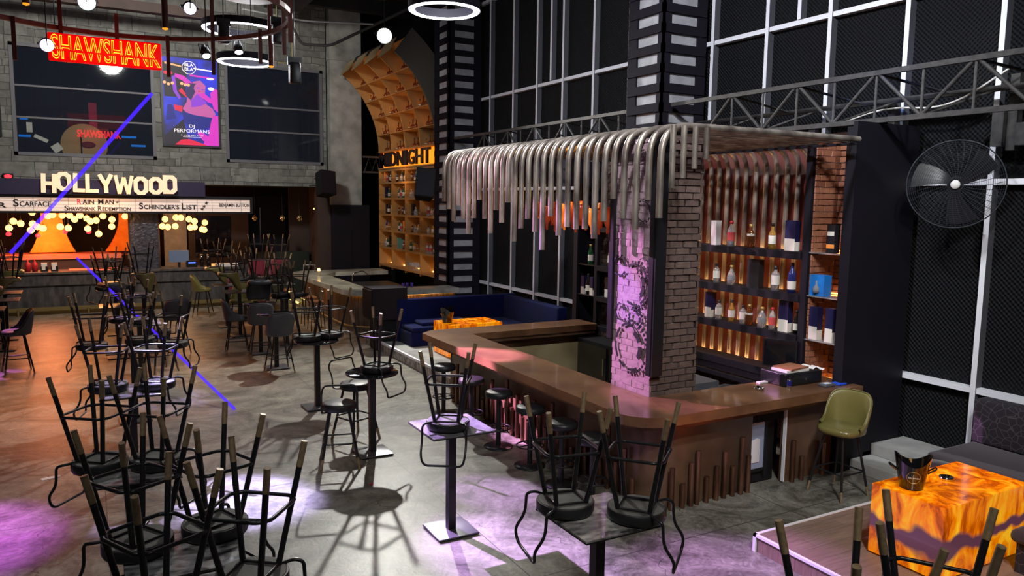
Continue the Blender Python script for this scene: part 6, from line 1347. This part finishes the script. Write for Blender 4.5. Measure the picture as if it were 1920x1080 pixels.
# ================================================================== FAN, WALL BITS
FX, FY, FZ = 8.75, 5.28, 3.61
t = thing('wall_fan', (FX, FY, FZ), 'large black industrial wall fan with a white hub on the mullion wall', 'fan')
ax = (Vector((0, 0, 3.2)) - Vector((FX, FY, FZ))).to_track_quat('Z', 'Y'); t.rotation_mode = 'QUATERNION'; t.rotation_quaternion = ax
FR = .50; mb = MB()
def fr(r, z, th=.003): mb.tube([(r * math.cos(2 * PI * k / 64), r * math.sin(2 * PI * k / 64), z) for k in range(64)], th, 4, True)
fr(FR, 0, .008)
for r in [.08 + .022 * k for k in range(19)]: fr(r, .10 * math.sqrt(max(0, 1 - (r / FR) ** 2)), .0014)
for k in range(36):
    a = 2 * PI * k / 36; P = [(r * math.cos(a + (r * .5)), r * math.sin(a + r * .5), .10 * math.sqrt(max(0, 1 - (r / FR) ** 2))) for r in [.06 + .044 * q for q in range(11)]]; mb.tube(P, .0016, 4); P2 = [(p[0], p[1], -p[2] * 1.2) for p in P]; mb.tube(P2, .0018, 4)
mb.build('wire_guard', 'mesh', t)
MB().lathe([(0, .105), (.045, .105), (.05, .095), (.05, .08), (0, .08)], 24).build('hub_cap', 'white', t)
for k in range(3):
    def bl(u, v, k=k): r = .05 + .40 * u; a = 2 * PI * k / 3 + .5 + (v - .5) * (1.0 - .35 * u) + u * .3; return (r * math.cos(a), r * math.sin(a), .03 * (v - .5) * 2 * (1 - .3 * u))
    m_ = MB().grid(bl, 10, 6); m_.grid(lambda u, v: (lambda p: (p[0], p[1], p[2] - .004))(bl(1 - u, v)), 10, 6); m_.build('blade', 'plastic', t)
MB().lathe([(0, -.22), (.08, -.2), (.09, -.05), (.04, .07), (0, .07)], 20).build('motor', 'plastic', t)
MB().tube([(0, 0, -.18), (0, 0, -.62)], .03, 8).build('wall_arm', 'steel', t)
for (y, z, l) in ((6.45, 4.2, 'dark steel bracket on the wall mullion left of the fan'), (4.95, 4.35, 'dark steel bracket on the wall mullion above the fan')):
    t = thing('wall_bracket', (9.2, y, z), l, 'bracket'); MB().box((-.02, -.05, -.35), (.09, .05, .5)).build('rail', 'truss', t); MB().box((-.06, .07, -.3), (.09, .2, .1)).box((-.06, -.2, -.3), (.09, -.07, -.05)).build('side_plate', 'truss', t)
tag(MB().tube(fillet([(9.0, 4.9, 4.9), (9.0, 5.6, 4.5), (9.0, 6.4, 4.62), (9.0, 7.2, 4.42), (9.0, 8.2, 4.45)], .5), .012, 6).build('loose_cable', 'white'), 'loose white cable drooping along the lattice truss', 'cable')
t = thing('mullion_strap', (9.22, 6.42, 3.95), 'frayed silver strap end on top of the mullion left of fan', 'strap'); MB().tube([(0, 0, -.05), (0, 0, .1), (-.02, -.08, .14), (0, -.14, .08)], .012, 5).build('strap', 'galv', t)

# lasers
def laser(a, b, r, label):
    o = MB().tube([a, b], r, 8).build('laser_beam', 'laser'); tag(o, label, 'laser beam')
laser((1.216, 17.0, 5.374), (-1.31, 17.2, 2.24), .034, 'blue laser beam slanting across the dark window and the HOLLYWOOD sign')
laser((1.90, 12.42, .02), (-.25, 19.5, 1.95), .024, 'blue laser beam running down to the floor through the left stools')

# floor litter and floor outlet
tag(MB().box((-.62, 10.27, 0.001), (-.42, 10.35, 0.004), 0, .3).build('paper_scrap', 'white'), 'white paper scrap on the floor near the left edge', 'litter')
o = MB().box((-.06, -.035, 0), (.06, .035, .003)).build('paper_scrap', mat('mint_paper', (.35, .62, .52), .6)); o.location = (3.72, 4.62, 0.001); tag(o, 'mint coloured scrap on the floor under the bar corner table', 'litter')
o = MB().tube([(0, 0, .01), (.03, .02, .012)], .012, 6).build('plastic_scrap', 'cap_red'); o.location = (2.77, 8.35, 0.004); tag(o, 'tiny red cap lying on the floor before the round table', 'litter')
